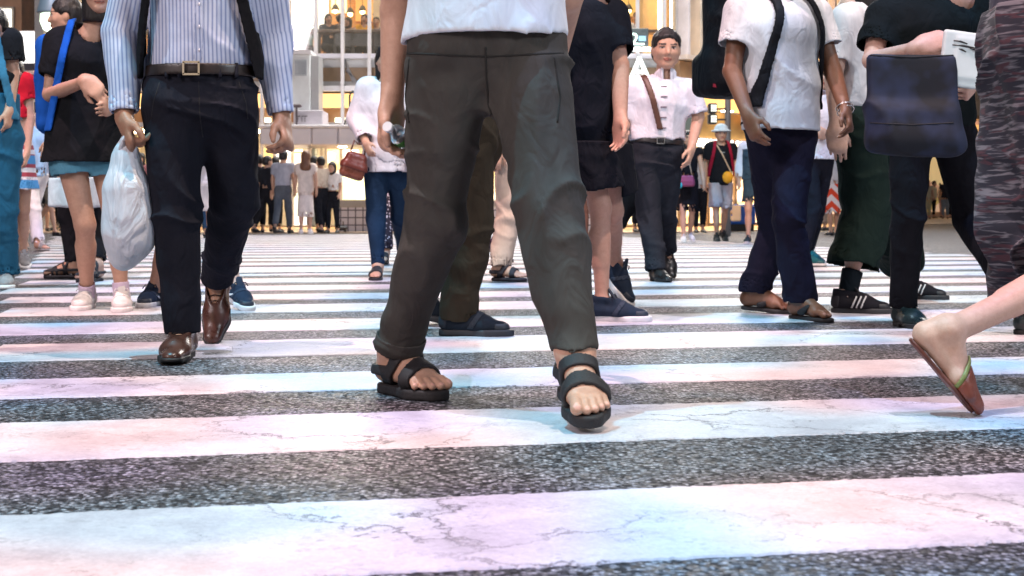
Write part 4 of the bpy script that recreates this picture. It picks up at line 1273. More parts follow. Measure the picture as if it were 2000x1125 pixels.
    MB().box((bx(1230), Y-.172, bz(89.5)), (bx(1257), Y-.163, bz(86))).build('underline', glow((.8, 1, .95), 2.2), V)
    MB().box((bx(1246), Y-.172, bz(82)), (bx(1260), Y-.163, bz(72))).build('caption', glow((.35, .62, .8), 1.2), V)
    MB().box((bx(1225), Y-.2, bz(101)), (bx(1275), Y-.08, bz(94))).build('light_strip', glow((1, 1, .98), 3.0), B)
    return B
main_building()

def corner_wing():
    """the slanting wing with upright fins to the right"""
    B = empty('finned_building', (5.2, 32, 0), 'slanting shop wing with tall pale fins and orange lit soffit', 'building')
    p0 = np.array([3.66, 30.06, 0]); d = unit((.67, .74, 0)); n = np.array([d[1], -d[0], 0])   # n points to the road
    def q(s, out, z): return p0+d*s+n*out+UP*z
    def wall(name, s0, s1, z0, z1, out, th, mt):
        c = q((s0+s1)/2, out-th/2, (z0+z1)/2)
        return MB().obox(c, d*(s1-s0)/2, n*th/2, UP*(z1-z0)/2).build(name, mt, B)
    L = 9.0
    fin = plain((.74, .66, .56), .5)
    wall('inner_wall', 0, L, 3.85, 8.5, -1.0, .1, plain((.85, .50, .20), .7))
    wall('added_glow_strip', .1, L, 3.86, 3.94, -.5, .12, glow((1, .62, .24), 16))  # strip added to brighten the wall behind the fins
    for i, s in enumerate(np.arange(.1, L, .46)):
        wall('fin', s, s+.07, 3.82, 8.5, .16, .34, fin if i % 2 else plain((.70, .66, .70), .5))
        wall('light_tube', s+.20, s+.28, 4.0+(i % 3)*.15, 7.6-(i % 4)*.3, -.75, .06, glow([(1, .74, .42), (1, .93, .80), (1, .62, .25)][i % 3], 6.5))
    wall('sill', 0, L, 3.72, 3.82, .2, .5, plain((.72, .62, .55), .5))
    wall('spandrel', 0, L, 3.08, 3.70, .0, .2, plain((.42, .27, .16), .5))
    for s in np.arange(.5, L, .92): wall('post', s-.03, s+.03, 2.4, 3.70, .06, .05, GREYP())
    wall('soffit', 0, L, 2.97, 3.07, .9, 1.0, plain((.6, .42, .25), .5))
    wall('fascia', 0, L, 2.62, 2.95, .5, .15, glow((1.0, .55, .18), 1.7))  # fascia glows itself to carry the orange soffit light
    for s in (.8, 1.75, 2.7, 3.6): wall('downlight', s-.12, s+.12, 2.62-.04, 2.61, .78, .16, glow((1, .9, .66), 14))
    wall('white_panel', 1.5, 3.2, 2.38, 2.6, .7, .1, plain((.7, .64, .74), .5))
    wall('lower_fascia', 0, L, 2.02, 2.58, .45, .12, plain((.78, .46, .16), .5))
    wall('shop_back', 0, L, .1, 2.0, -2.0, .1, glow_display('cafe', (1, .66, .25), (1, .92, .7), 1.5, 3.0))
    wall('shop_ceiling', 0, L, 2.0, 2.1, .0, 2.0, WHITEP())
    for s in np.arange(.0, L, 1.1): wall('shop_post', s-.04, s+.04, .08, 2.0, .02, .06, plain((.4, .26, .14), .5))
    for s in np.arange(.5, L, 1.1): wall('shop_lamp', s-.3, s+.3, 1.93, 1.99, -.6, .4, glow(PALE, 34))
    sg = empty('cafe_sign', tuple(q(1.7, .56, 2.0)), 'row of small white lit capital letters of a cafe name under the orange fascia', 'sign')
    ang = math.degrees(math.atan2(d[1], d[0]))
    text_mesh('lettering', 'STARBUCKS COFFEE', .25, tuple(q(1.05, .56, 1.80)), glow((1, .98, .88), 4.0), sg, .01, ang)
    return B
corner_wing()

def block(name, label, X0, X1, Y0, Y1, H, wall, cols, rows, zb, lit, frame=(.5, .48, .46), lowlit=None):
    B = empty(name, ((X0+X1)/2, Y0, 0), label, 'building')
    MB().box((X0, Y0, 0), (X1, Y1, H)).build('wall', wall, B)
    MB().box((X0-.1, Y0-.12, H+.002), (X1+.1, Y1, H+.35)).build('cornice', GREYP(), B)
    w = (X1-X0)/cols; hh = (H-zb)/rows
    for i in range(cols):
        for k in range(rows):
            xa, xb = X0+w*(i+.16), X0+w*(i+.84); za, zb_ = zb+hh*(k+.18), zb+hh*(k+.82)
            f = MB().box((xa-.06, Y0-.09, za-.06), (xb+.06, Y0-.003, zb_+.06)).build('window', plain(frame, .5), B)
            MB().box((xa, Y0-.12, za), (xb, Y0-.092, zb_)).box(((xa+xb)/2-.03, Y0-.14, za), ((xa+xb)/2+.03, Y0-.121, zb_)).build('pane', lit[(i*7+k*3) % len(lit)], f)
    if lowlit:
        MB().box((X0+.2, Y0-.07, .3), (X1-.2, Y0-.004, zb-.5)).build('shop_window', lowlit, B)
        MB().box((X0, Y0-1.0, zb-.45), (X1, Y0-.002, zb-.3)).build('awning', plain((.35, .22, .12), .6), B)
        for x in np.arange(X0+1, X1, 2.2): MB().box((x-.4, Y0-.7, zb-.53), (x+.4, Y0-.4, zb-.455)).build('awning_lamp', glow(PALE, 25), B)
    return B

dark = plain((.05, .06, .08), .15); dark2 = plain((.10, .12, .15), .15)
block('corner_building', 'salmon coloured building with lit windows at the far left edge', -20, bx(42, 36)+.0, 36, 46, 16, plain((.72, .46, .32), .7), 5, 4, 3.0, [glow((1, .9, .75), 2.4), glow((1, .86, .8), 1.6)], lowlit=glow_display('l', (1, .45, .3), (1, .9, .7), 1.2, 2.5))
block('office_building', 'grey and white office building with dark upright windows behind the street lamp', -20.5, -12.2, 50, 60, 20, plain((.62, .60, .62), .6), 7, 5, 6.2, [dark, dark2, glow((1, .95, .9), 1.2)], lowlit=glow((1, .98, .95), 2.2))
block('warm_building', 'wide building with warm lit shopfronts far away on the right', 15.5, 44, 64, 76, 18, plain((.56, .44, .34), .7), 10, 4, 5.0, [glow((1, .8, .55), 1.8), glow((1, .9, .75), 1.4), dark2], lowlit=glow_display('r', (.40, .20, .08), (.9, .60, .28), .5, .7))
block('tan_building', 'tan building with upright window strips behind the people on the right', 8.4, 10.7, 41.5, 50, 15, plain((.62, .52, .40), .7), 3, 3, 4.0, [glow((1, .78, .5), 1.6), dark2, glow((1, .9, .7), 1.8)], lowlit=glow_display('t', (.8, .36, .14), (1, .78, .45), 1.2, 1.6))

# low shop with a dark awning and red lit lettering at the left
def red_shop():
    Y = 31.0
    B = empty('small_shop', (bx(60, Y), Y, 0), 'small lit shop with a dark awning and red lit lettering', 'shop')
    MB().box((bx(-120, Y), Y, .08), (bx(180, Y), Y+3, bz(60, Y))).build('wall', plain((.78, .74, .74), .6), B)
    MB().box((bx(40, Y), Y-.05, bz(128, Y)), (bx(150, Y), Y-.003, bz(62, Y))).build('lit_panel', glow((1, .98, .96), 1.8), B)
    MB().obox((bx(70, Y), Y-.45, bz(140, Y)), ((bx(130, Y)-bx(20, Y))/2, 0, 0), (0, .42, -.02), (0, 0, .08)).build('awning', plain((.06, .06, .10), .5), B)
    sg = empty('red_sign', (bx(62, Y), Y-.3, bz(170, Y)), 'red lit lettering with a white light strip under the dark awning', 'sign')
    MB().box((bx(40, Y), Y-.14, bz(188, Y)), (bx(96, Y), Y-.06, bz(150, Y))).build('board', plain((.10, .02, .02), .5), sg)
    m = MB(); rr = random.Random(4)
    for i in range(4):
        x = bx(45+i*11, Y)
        for k in range(3): m.box((x, Y-.16, bz(158+k*9, Y)), (x+.10, Y-.142, bz(155+k*9, Y)))
        m.box((x+.035+.02*(i % 2), Y-.175, bz(181, Y)), (x+.06+.02*(i % 2), Y-.162, bz(154, Y)))
    m.build('lettering', glow((1, .16, .08), 3.0), sg)
    MB().box((bx(43, Y), Y-.24, bz(166, Y)), (bx(100, Y), Y-.18, bz(160, Y))).build('light_strip', glow((1, .95, .85), 6.0), sg)
    MB().box((bx(-60, Y), Y-.06, .3), (bx(150, Y), Y-.003, bz(200, Y))).build('shop_window', glow_display('w', (1, .5, .4), (1, .92, .86), 1.3, 3.), B)
red_shop()

def street_lamp():
    c = at(100, 40, 15.0)
    B = empty('street_lamp', (c[0]+.05, 15.0, 0), 'grey bell shaped street lamp with a pale green lit globe', 'street lamp')
    m = MB(); x, y = c[0]+.05, 15.0
    zt = bz(28, 15.0)
    MB().lathe([(0, .75), (.09, .74), (.11, .45), (.15, .2), (.20, .02), (.19, 0), (.0, .02)], (x, y, zt), 24).build('shade', plain((.30, .32, .38), .4, .3), B)
    MB().lathe([(.0, .0), (.16, -.005), (.165, -.08), (.13, -.17), (.06, -.21), (0, -.22)], (x, y, zt), 24).build('globe', glow((.80, 1.0, .72), 3.2), B)
    MB().tube([(x+.55, y+.3, 0), (x+.55, y+.3, zt+1.0), (x+.4, y+.2, zt+1.25), (x, y, zt+1.2), (x, y, zt+.7)], .045, 10).build('pole', plain((.28, .29, .32), .45, .4), B)
street_lamp()

def signal():
    Y = 23.0; x = bx(1391, Y)
    B = empty('pedestrian_signal', (x+.35, Y, 0), 'pair of small black signal lights with white lamp grids above the hat man', 'signal light')
    MB().tube([(x+.28, Y+.12, 0), (x+.28, Y+.12, 4.4)], .05, 12).build('pole', plain((.30, .30, .30), .5, .3), B)
    for py in (212, 233):
        z = bz(py, Y)
        h = MB().box((x-.075, Y-.10, z-.085), (x+.075, Y+.08, z+.085), .02).obox((x+.18, Y+.1, z), (.12, 0, 0), (0, .015, 0), (0, 0, .015)).build('housing', plain((.03, .035, .04), .4), B)
        g = MB()
        for i in range(3):
            for k in range(3): g.box((x-.02+i*.032-.012, Y-.112, z-.04+k*.04-.014), (x-.02+i*.032+.012, Y-.102, z-.04+k*.04+.014))
        g.build('lamp_grid', glow((.95, .97, .85), 1.8), h)
signal()

def blue_bin():
    Y = 27.0; xa, xb = bx(1415, Y), bx(1476, Y)
    B = empty('blue_bin', ((xa+xb)/2, Y, .02), 'low blue bin on a dark base behind the man in grey shorts', 'bin')
    MB().box((xa, Y, .16), (xb, Y+.5, bz(403, Y)), .03).build('body', plain((.015, .12, .55), .35), B)
    MB().box((xa-.02, Y-.02, bz(403, Y)+.002), (xb+.02, Y+.52, bz(403, Y)+.04), .015).build('lid', plain((.02, .15, .6), .35), B)
    MB().box((xa+.03, Y+.03, .02), (xb-.03, Y+.47, .158)).build('base', plain((.02, .02, .02), .6), B)
blue_bin()
# ------------------------------------------------------------------ everyone on the crossing
def xp(px, Y): return (px-1000)*Y/FPX
ROSE = np.array([1, 0, 0])
def patterned(kind, c0, c1, c2, scale):
    m, t, b = base_mat('printed_fabric', c0, .85, 0, .25)
    tc = t.nodes.new('ShaderNodeTexCoord'); P = tc.outputs['Object']
    if kind == 'ikat':
        mp = t.nodes.new('ShaderNodeMapping'); mp.inputs['Scale'].default_value = (11, 11, 105); mp.inputs['Rotation'].default_value = (0, R(6), 0); t.links.new(P, mp.inputs[0])
        n = nd(t, 'ShaderNodeTexNoise', Scale=1.0, Detail=3.0, Distortion=.4); t.links.new(mp.outputs[0], n.inputs['Vector'])
        mp2 = t.nodes.new('ShaderNodeMapping'); mp2.inputs['Scale'].default_value = (9, 9, 60); mp2.inputs['Location'].default_value = (3, 1, 9); t.links.new(P, mp2.inputs[0])
        n2 = nd(t, 'ShaderNodeTexNoise', Scale=1.0, Detail=2.0, Distortion=.8); t.links.new(mp2.outputs[0], n2.inputs['Vector'])
        c = mixcol(t, ramp(t, n.outputs[0], .48, .62), c0, c1); c = mixcol(t, ramp(t, n2.outputs[0], .55, .64), c, c2)
    elif kind == 'dots':
        v = nd(t, 'ShaderNodeTexVoronoi', Scale=scale); t.links.new(P, v.inputs['Vector'])
        c = mixcol(t, ramp(t, v.outputs['Distance'], .28, .36, (1, 1, 1), (0, 0, 0)), c0, c1)
    elif kind == 'chevron':
        sp = t.nodes.new('ShaderNodeSeparateXYZ'); t.links.new(P, sp.inputs[0])
        w = nd(t, 'ShaderNodeMath', operation='PINGPONG'); w.inputs[1].default_value = .16; t.links.new(sp.outputs[0], w.inputs[0])
        a = nd(t, 'ShaderNodeMath', operation='ADD'); t.links.new(w.outputs[0], a.inputs[0]); t.links.new(sp.outputs[2], a.inputs[1])
        f = nd(t, 'ShaderNodeMath', operation='PINGPONG'); f.inputs[1].default_value = scale; t.links.new(a.outputs[0], f.inputs[0])
        c = mixcol(t, ramp(t, f.outputs[0], scale*.45, scale*.55), c0, c1)
    else:   # bands
        sp = t.nodes.new('ShaderNodeSeparateXYZ'); t.links.new(P, sp.inputs[0])
        f = nd(t, 'ShaderNodeMath', operation='PINGPONG'); f.inputs[1].default_value = scale; t.links.new(sp.outputs[2], f.inputs[0])
        f2 = nd(t, 'ShaderNodeMath', operation='PINGPONG'); f2.inputs[1].default_value = scale*2.7; t.links.new(sp.outputs[2], f2.inputs[0])
        c = mixcol(t, ramp(t, f.outputs[0], scale*.45, scale*.55), c0, c1); c = mixcol(t, ramp(t, f2.outputs[0], scale*1.7, scale*1.8), c, c2)
    t.links.new(c, b.inputs['Base Color'])
    return m

def striped_shirt():
    m, t, b = base_mat('striped_shirting', (.6, .65, .8), .8, 0, .25)
    a = nd(t, 'ShaderNodeAttribute', attribute_name='weave')
    sp = t.nodes.new('ShaderNodeSeparateXYZ'); t.links.new(a.outputs['Vector'], sp.inputs[0])
    f = nd(t, 'ShaderNodeMath', operation='PINGPONG'); f.inputs[1].default_value = .0062; t.links.new(sp.outputs[0], f.inputs[0])
    c = mixcol(t, ramp(t, f.outputs[0], .0024, .0037), (.20, .26, .46), (.62, .67, .80))
    tc = t.nodes.new('ShaderNodeTexCoord')
    n = nd(t, 'ShaderNodeTexNoise', Scale=14.0, Detail=4.0); t.links.new(tc.outputs['Object'], n.inputs['Vector'])
    t.links.new(mixcol(t, 1.0, c, ramp(t, n.outputs[0], .3, .7, (.88, .88, .9), (1.05, 1.05, 1.05)), 'MULTIPLY'), b.inputs['Base Color'])
    bp = nd(t, 'ShaderNodeBump', Strength=.4, Distance=.008); t.links.new(n.outputs[0], bp.inputs['Height']); t.links.new(bp.outputs[0], b.inputs['Normal'])
    return m

def strap_band(b, parent, off, width, mat, front=True, name='strap', lo=.0):
    """strap over one shoulder, hugging the shirt"""
    J = b.J; c = (J['sha']+J['shb'])/2+b.s*off
    sg = 1. if off > 0 else -1.
    f = slab(band(b.torso(.028), .012, .007), c-UP*.05, unit(b.s*sg+UP*.20), width)
    f = cut(f, c-UP*.42, -UP)
    f = cut(f, J['che']-b.fw*.03, -b.fw)
    f = cut(f, J['pel'], -b.s*sg)
    return sculpt(name, f, max(b.vox, .006), mat, parent)

def backpack(label, b, col, size=(.15, .09, .22), strapcol=None, off=.10, drop=.0, back=.0):
    J = b.J; c = J['che']-b.fw*(.13+size[1]+back)-UP*drop
    root = empty('backpack', tuple(c-UP*size[2]), label, 'backpack')
    f = U(.03, rbox(c, [b.s, b.fw, UP], size, .05), rbox(c-b.fw*size[1]*.9-UP*size[2]*.35, [b.s, b.fw, UP], (size[0]*.8, .05, size[2]*.5), .03))
    f = wrinkle(f, fold_fn(.008, 9, 9, 4, None, .1, 1.), .012)
    sculpt('pack', f, max(b.vox, .008), cloth(col, .7), root)
    for sg in (-1, 1): strap_band(b, root, off*sg, .024, cloth(strapcol or col, .7), True, 'strap', .05)
    return root

def soft_bag(name, label, cat, pts, mat, thick, vox=.007, handle=None, hmat=None, fold=.010, handle_r=.006, sx=9., sz=5.):
    """bag with a traced outline: rounded body from a list of (px,py,half width px) rows at distance Y"""
    rows, Y = pts
    fs = []
    P = [at(x, y, Y) for x, y, w in rows]; W = [w*Y/FPX for x, y, w in rows]
    for a, c, wa, wc in zip(P[:-1], P[1:], W[:-1], W[1:]):
        fs.append(rc(a, c, wa, wc, (1, 0, 0), 1.0, thick))
    f = wrinkle(U(.04, *fs), fold_fn(fold, sx, sz, len(label), None, .1, 1.), fold*1.4)
    root = empty(name, tuple(P[-1]-UP*W[-1]*.5), label, cat)
    o = sculpt('bag_body', f, vox, mat, root)
    if handle:
        for h in handle:
            MB().tube([at(x, y, Y+dz) for x, y, dz in h], handle_r, 8).build('handle', hmat or mat, root)
    return root

# ---- the man in front: olive trousers, white tee, sandals
heel_b = at(1122, 812, 3.10); heel_b[2] = .045
OL = (.066, .060, .053)
P1 = person('man in loose olive trousers and white t-shirt striding in front in black sandals', -.06, 3.30, 1.76, 6,
    legs=(-4, 6, 10, 12), arms=((-6, 10), (4, 12)),
    j=dict(pel=(952, 68, 0), kneea=(850, 415, .06), kneeb=(1078, 430, -.12), ela=(775, 20, .12), wra=(765, 205, .10), elb=(1105, -10, .05), wrb=(1075, 150, .42)),
    feet=dict(a=(ground(772, 768), 39, 0), b=(heel_b, 8, 9)), palms=dict(a=np.array([.85, -.45, 0])),
    bottom=dict(kind='trousers', col=OL, r=(.106, .078, .060), hem=(.93, .92), hip=1.06, waist=1.08, fold=.017, rise=1.2, wall=.013),
    top=dict(kind='tee', col=(.70, .72, .76), hem=.885, grow=.03, hemr=.166, slv=.6, tilt=.03, fold=.009),
    shoes=dict(kind='sandal', col=(.018, .015, .016)), curl=(36, 20), vox=.0042)
stitch = plain((.016, .014, .011), .9)
for pl in ([(800, 112), (792, 190), (800, 240)], [(1082, 112), (1094, 190), (1088, 240)], [(948, 92), (950, 150), (954, 205), (962, 232)], [(790, 104), (950, 110), (1100, 104)]):
    surf_line(P1.trf, pl, .0030, 'seam', stitch, P1.bottom, 3.3)
for lb, he, n in P1.hems[:1]:
    sculpt('turn_up', hollow(slab(grow(lb, .003), he-n*.022, n, .021), lb, he, n, .005, .09), .0042, cloth((.075, .068, .061)), P1.bottom)
# ---- man in the striped shirt
P2 = person('man in blue striped shirt and dark trousers with a brown belt carrying a white bag', xp(390, 4.4), 4.4, 1.72, 0,
    j=dict(pel=(392, 184, 0), kneea=(343, 420, -.02), kneeb=(458, 398, .16), ela=(238, 62, .02), wra=(243, 232, -.04), haa=(252, 270, -.06), elb=(532, 66, .08), wrb=(551, 236, .06), hab=(562, 275, .02)),
    feet=dict(a=(ground(357, 700), 2, 0), b=(at(428, 596, 4.97), 4, 52)), skin=SKIN_TAN,
    bottom=dict(kind='trousers', col=(.014, .015, .022), r=(.100, .080, .062), hem=(1.02, .98), fold=.014, belt=(.018, .011, .009), rise=.85),
    top=dict(kind='shirt', mat=striped_shirt(), slv=1.93, sr=.074, sr1=.066, cuff=.044, grow=.018, weave=True, fold=.011, collar=True),
    shoes=dict(kind='leather', col=(.070, .026, .017)), curl=(64, 50), torso_w=1.05, palms=dict(b=np.array([-1, .2, 0])))
for pl in ([(312, 160), (300, 200), (296, 232)], [(466, 160), (480, 200), (484, 232)], [(388, 158), (390, 220), (396, 268)]):
    surf_line(P2.trf, pl, .002, 'seam', plain((.007, .007, .010), .8), P2.bottom, 4.4)
for px in (325, 350, 430, 462): surf_line(grow(P2.trf, .012), [(px, 124), (px, 152)], .006, 'belt_loop', cloth((.014, .015, .022)), P2.bottom, 4.4)
surf_line(P2.topf, [(400, -40), (398, 30), (394, 116)], .0016, 'placket', cloth((.42, .47, .62)), P2.top, 4.4)
surf_line(P2.topf, [(384, -40), (381, 30), (379, 116)], .0016, 'placket', cloth((.42, .47, .62)), P2.top, 4.4)
for y in (8, 52, 98):
    surf_line(grow(P2.topf, .001), [(388.5, y), (390.5, y)], .0055, 'button', plain((.78, .78, .80), .3), P2.top, 4.4)
BP2 = empty('backpack', tuple(P2.J['che']), 'black backpack of which the straps cross the striped shirt', 'backpack')
sculpt('pack', rbox(P2.J['che']-P2.fw*.24, [P2.s, P2.fw, UP], (.13, .09, .22), .05), .01, cloth((.01, .01, .012)), BP2)
for sg in (-1, 1): strap_band(P2, BP2, sg*.125, .016, cloth((.01, .01, .012)), True, 'strap', .04)

# white carrier bag in his right hand
def plastic():
    m, t, b = base_mat('thin_plastic', (.78, .80, .83), .35, 0, .5)
    b.inputs['Transmission Weight'].default_value = .0
    b.inputs['Subsurface Weight'].default_value = .25; b.inputs['Subsurface Radius'].default_value = (.03, .03, .03)
    tc = t.nodes.new('ShaderNodeTexCoord'); mp = t.nodes.new('ShaderNodeMapping'); mp.inputs['Scale'].default_value = (1, 1, .35); t.links.new(tc.outputs['Object'], mp.inputs[0])
    n = nd(t, 'ShaderNodeTexNoise', Scale=11.0, Detail=4.0, Roughness=.45, Distortion=2.2); t.links.new(mp.outputs[0], n.inputs['Vector'])
    bp = nd(t, 'ShaderNodeBump', Strength=.5, Distance=.04); t.links.new(n.outputs[0], bp.inputs['Height']); t.links.new(bp.outputs[0], b.inputs['Normal'])
    t.links.new(ramp(t, n.outputs[0], .35, .65, (.58, .62, .67), (.72, .74, .78)), b.inputs['Base Color'])
    return m
PLAST = plastic()
soft_bag('plastic_bag', 'full white plastic carrier bag hanging from the hand of the striped shirt man', 'plastic bag',
    ([(248, 272, 12), (246, 310, 24), (247, 370, 42), (250, 430, 46), (250, 470, 44), (240, 505, 26)], 4.36), PLAST, .85, .0065,
    [[(232, 310, -.02), (240, 275, -.03), (252, 258, -.035), (262, 272, -.03), (264, 310, -.02)]], PLAST, .014, .009, 7, 3)

# ---- girl in a black tee and denim shorts
P3 = person('girl in black t-shirt and short denim shorts with white sneakers', xp(165, 6.4), 6.4, 1.60, 14, fem=True,
    j=dict(pel=(163, 262, 0), kneea=(166, 438, -.02), kneeb=(226, 440, .05), sha=(112, 84, 0), ela=(100, 184, -.05), wra=(168, 158, -.24), haa=(205, 190, -.27), elb=(232, 190, 0), wrb=(215, 205, -.16), nec=(180, 58, 0), head=(196, -16, -.03)),
    feet=dict(a=(ground(170, 603), 2, 0), b=(ground(238, 606), 14, 0)), palms=dict(a=np.array([.2, .8, -.5])),
    bottom=dict(kind='shorts', col=(.10, .27, .37), r=(.105, .1, .112), hem=(.42, .42), fold=.006, hip=1.06),
    top=dict(kind='tee', col=(.010, .011, .013), hem=.69, grow=.03, hemr=.185, slv=.62, sr=.066, sr1=.072, fold=.012),
    shoes=dict(kind='sneaker', col=(.72, .68, .68), sole=(.75, .70, .70), lace=(.75, .7, .72)), socks=((.68, .55, .68), .06), hair=('bob', BLACKHAIR), curl=(18, 20), legr=1.02)
BP3 = empty('backpack', tuple(P3.J['che']), 'bright blue rucksack on the back of the girl in shorts', 'backpack')
sculpt('pack', wrinkle(rbox(P3.J['che']-P3.fw*.24-UP*.08-P3.s*.05, [P3.s, P3.fw, UP], (.18, .09, .24), .05), fold_fn(.01, 9, 9, 2, None, .1, 1.), .014), .009, cloth((.012, .10, .46)), BP3)
for sg in (-1, 1): strap_band(P3, BP3, sg*.10, .017, cloth((.012, .10, .46)), True, 'strap', .16)

# ---- denim dungarees at the left edge
P4 = person('person in blue denim dungarees and a black t-shirt at the left edge', xp(-14, 8.2), 8.2, 1.68, 6, fem=True,
    j=dict(shb=(20, 78, 0), elb=(24, 140, 0), wrb=(18, 218, -.06), kneeb=(10, 420, 0), kneea=(-50, 420, .1)),
    feet=dict(b=(ground(14, 562), 16, 0), a=(ground(-50, 545), 0, 0)),
    bottom=dict(kind='trousers', col=(.020, .105, .19), r=(.098, .074, .072), hem=(.98, .98), fold=.012, hip=1.0, waist=1.05, rise=2.2),
    top=dict(kind='tee', col=(.012, .013, .016), slv=.66, sr=.075, sr1=.082, grow=.02), shoes=dict(kind='sneaker', col=(.30, .28, .28)), hair=('bob', BLACKHAIR))
for sg in (-1, 1): strap_band(P4, P4.bottom, sg*.10, .022, cloth((.05, .20, .33)), True, 'shoulder_strap', .05)

# ---- walker in sandals behind the girl
P5 = person('man in black cropped trousers and black strappy sandals walking left behind the girl', xp(152, 9.25), 9.25, 1.76, -72,
    j=dict(kneea=(135, 420, .12), kneeb=(190, 430, 0), head=(128, 34, 0)),
    feet=dict(a=(ground(146, 544), -80, 0), b=(ground(188, 550), -14, 0)),
    bottom=dict(kind='trousers', col=(.012, .012, .015), r=(.095, .075, .058), hem=(.93, .85)),
    top=dict(kind='tee', col=(.10, .10, .11)), shoes=dict(kind='strap_sandal', col=(.012, .012, .016)))
def paper_bag(name, label, px0, px1, py0, py1, Y, th, mat, cat='shopping bag', cords=None, hm=None):
    a = at(px0, py1, Y); c = at(px1, py0, Y); m = (a+c)/2
    root = empty(name, (m[0], Y, a[2]), label, cat)
    f = wrinkle(rbox(m, np.eye(3), ((c[0]-a[0])/2, th, (c[2]-a[2])/2), .012), fold_fn(.006, 8, 8, len(label), None, .1, 1.), .01)
    f = sub(f, rbox(m+UP*.06, np.eye(3), ((c[0]-a[0])/2-.012, max(th-.012, .008), (c[2]-a[2])/2), .004))
    sculpt('bag_body', f, .008 if Y < 12 else .014, mat, root)
    if cords:
        for y in (-th*.8, th*.8): MB().tube([at(px0*.7+px1*.3, py0+2, Y)+np.array([0, y, 0]), at((px0+px1)/2, cords, Y)+np.array([0, y*.3, .0]), at(px0*.3+px1*.7, py0+2, Y)+np.array([0, y, 0])], .006, 6).build('handle', hm or mat, root)
    return root
paper_bag('shopping_bag', 'wide pale grey shopping bag held behind the bare legs of the girl in shorts', 98, 202, 346, 405, 9.05, .06, cloth((.62, .62, .64)), cords=300)

# ---- red top and blue shirt people behind on the left
P6 = person('person in a red top and striped skirt behind the dungarees', xp(24, 10.6), 10.6, 1.64, 20, fem=True, j=dict(shb=(52, 158, 0), elb=(58, 230, 0), wrb=(52, 300, -.05)),
    bottom=dict(kind='skirt', mat=patterned('bands', (.62, .60, .62), (.30, .05, .07), (.06, .25, .5), .035), z=.62, r=.19, rise=1.6), top=dict(kind='tee', col=(.55, .015, .03), hem=1.17, slv=.5),
    shoes=dict(kind='sneaker', col=(.25, .24, .24)), hair=('bob', BLACKHAIR))
P7 = person('woman in pale blue blouse and white trousers near the left kerb', xp(68, 15.4), 15.4, 1.66, 62, fem=True, legs=(12, 4, -16, 18),
    bottom=dict(kind='trousers', col=(.74, .70, .71), r=(.092, .075, .075), hem=(.97, .97)), top=dict(kind='tee', col=(.42, .56, .80), hem=.83, grow=.03, slv=.7), shoes=dict(kind='slide', col=(.30, .28, .26)), hair=('bun', BLACKHAIR), head=(20, 5, 0))
paper_bag('shoulder_bag', 'turquoise blue shoulder bag beside the woman in white trousers', 42, 58, 236, 296, 15.0, .05, cloth((.02, .30, .55)), 'bag', 205)

# ---- navy sneakers behind the striped man
NIKE = dict(kind='sneaker', col=(.018, .030, .055), sole=(.66, .66, .68), lace=(.02, .03, .05))
def tick(ft, o, up):
    m = MB()
    for sg in (-1, 1):
        pts = [(-.03, .055), (.0, .040), (.035, .048), (.09, .066)]; 
        m.tube([ft.p(sg*(.0405+.0035*(1-abs(y-.03)/.1)), y, z) for y, z in pts], [.002, .006, .005, .0015], 6)
    m.build('emblem', plain((.75, .75, .75), .5), o)
P8 = person('person in white shorts and navy sneakers half hidden behind the striped shirt man', xp(378, 6.7), 6.7, 1.62, 0, fem=True,
    j=dict(kneea=(334, 440, -.05), kneeb=(424, 435, .05)), feet=dict(a=(ground(300, 597), -4, 0), b=(ground(458, 604), 35, 12)),
    bottom=dict(kind='shorts', col=(.72, .71, .72), r=(.11, .1, .105), hem=(.86, .86)), top=dict(kind='tee', col=(.05, .06, .09), hem=.74), shoes=dict(NIKE, extra=tick), hair=('bob', BLACKHAIR))

# ---- woman in a white cardigan
P9 = person('woman in white cardigan and navy jeans with long black hair and black sandals', xp(757, 9.3), 9.3, 1.58, 4, fem=True,
    j=dict(kneea=(735, 425, -.03), kneeb=(782, 425, .1), sha=(716, 172, 0), ela=(697, 232, .02), wra=(716, 282, -.14)), feet=dict(a=(ground(738, 547), -2, 0), b=(ground(790, 530), 4, 10)),
    bottom=dict(kind='trousers', col=(.012, .028, .060), r=(.098, .072, .048), hem=(.93, .93), fold=.008), top=dict(kind='cardigan', col=(.72, .69, .73), hem=.72, grow=.035, slv=1.8, sr=.075, sr1=.075, cuff=.06, hemr=.15),
    shoes=dict(kind='slide', col=(.015, .014, .018)), hair=('long', BLACKHAIR))
HB = empty('handbag', tuple(at(690, 350, 9.15)), 'glossy brown leather handbag beside the woman in white cardigan', 'handbag')
c = at(690, 328, 9.15); ax1 = unit((.93, .25, -.28)); ax3 = unit((.28, .05, .95)); ax2 = unit(np.cross(ax3, ax1))
brown = plain((.22, .060, .032), .3, 0, .3, 12., .2, 40.)
bf = U(.03, rbox(c-ax3*.02, [ax1, ax2, ax3], (.085, .045, .055), .03), rbox(c+ax3*.045, [ax1, ax2, ax3], (.062, .034, .05), .025))
sculpt('bag_body', wrinkle(bf, fold_fn(.006, 14, 14, 3, None, 1, 1.), .01), .007, brown, HB)
sculpt('flap', cut(inter(band(bf, .007, .004), rbox(c+ax3*.06, [ax1, ax2, ax3], (.2, .2, .07), .01)), c, ax2 if ax2[1] > 0 else -ax2), .006, plain((.14, .03, .018), .3), HB)
for dx in (-.05, .05): MB().tube([c+ax1*dx+ax3*.085, c+ax1*dx*.8+ax3*.16+UP*.02, at(700, 282, 9.16)], .006, 7).build('handle', plain((.10, .03, .02), .35), HB)
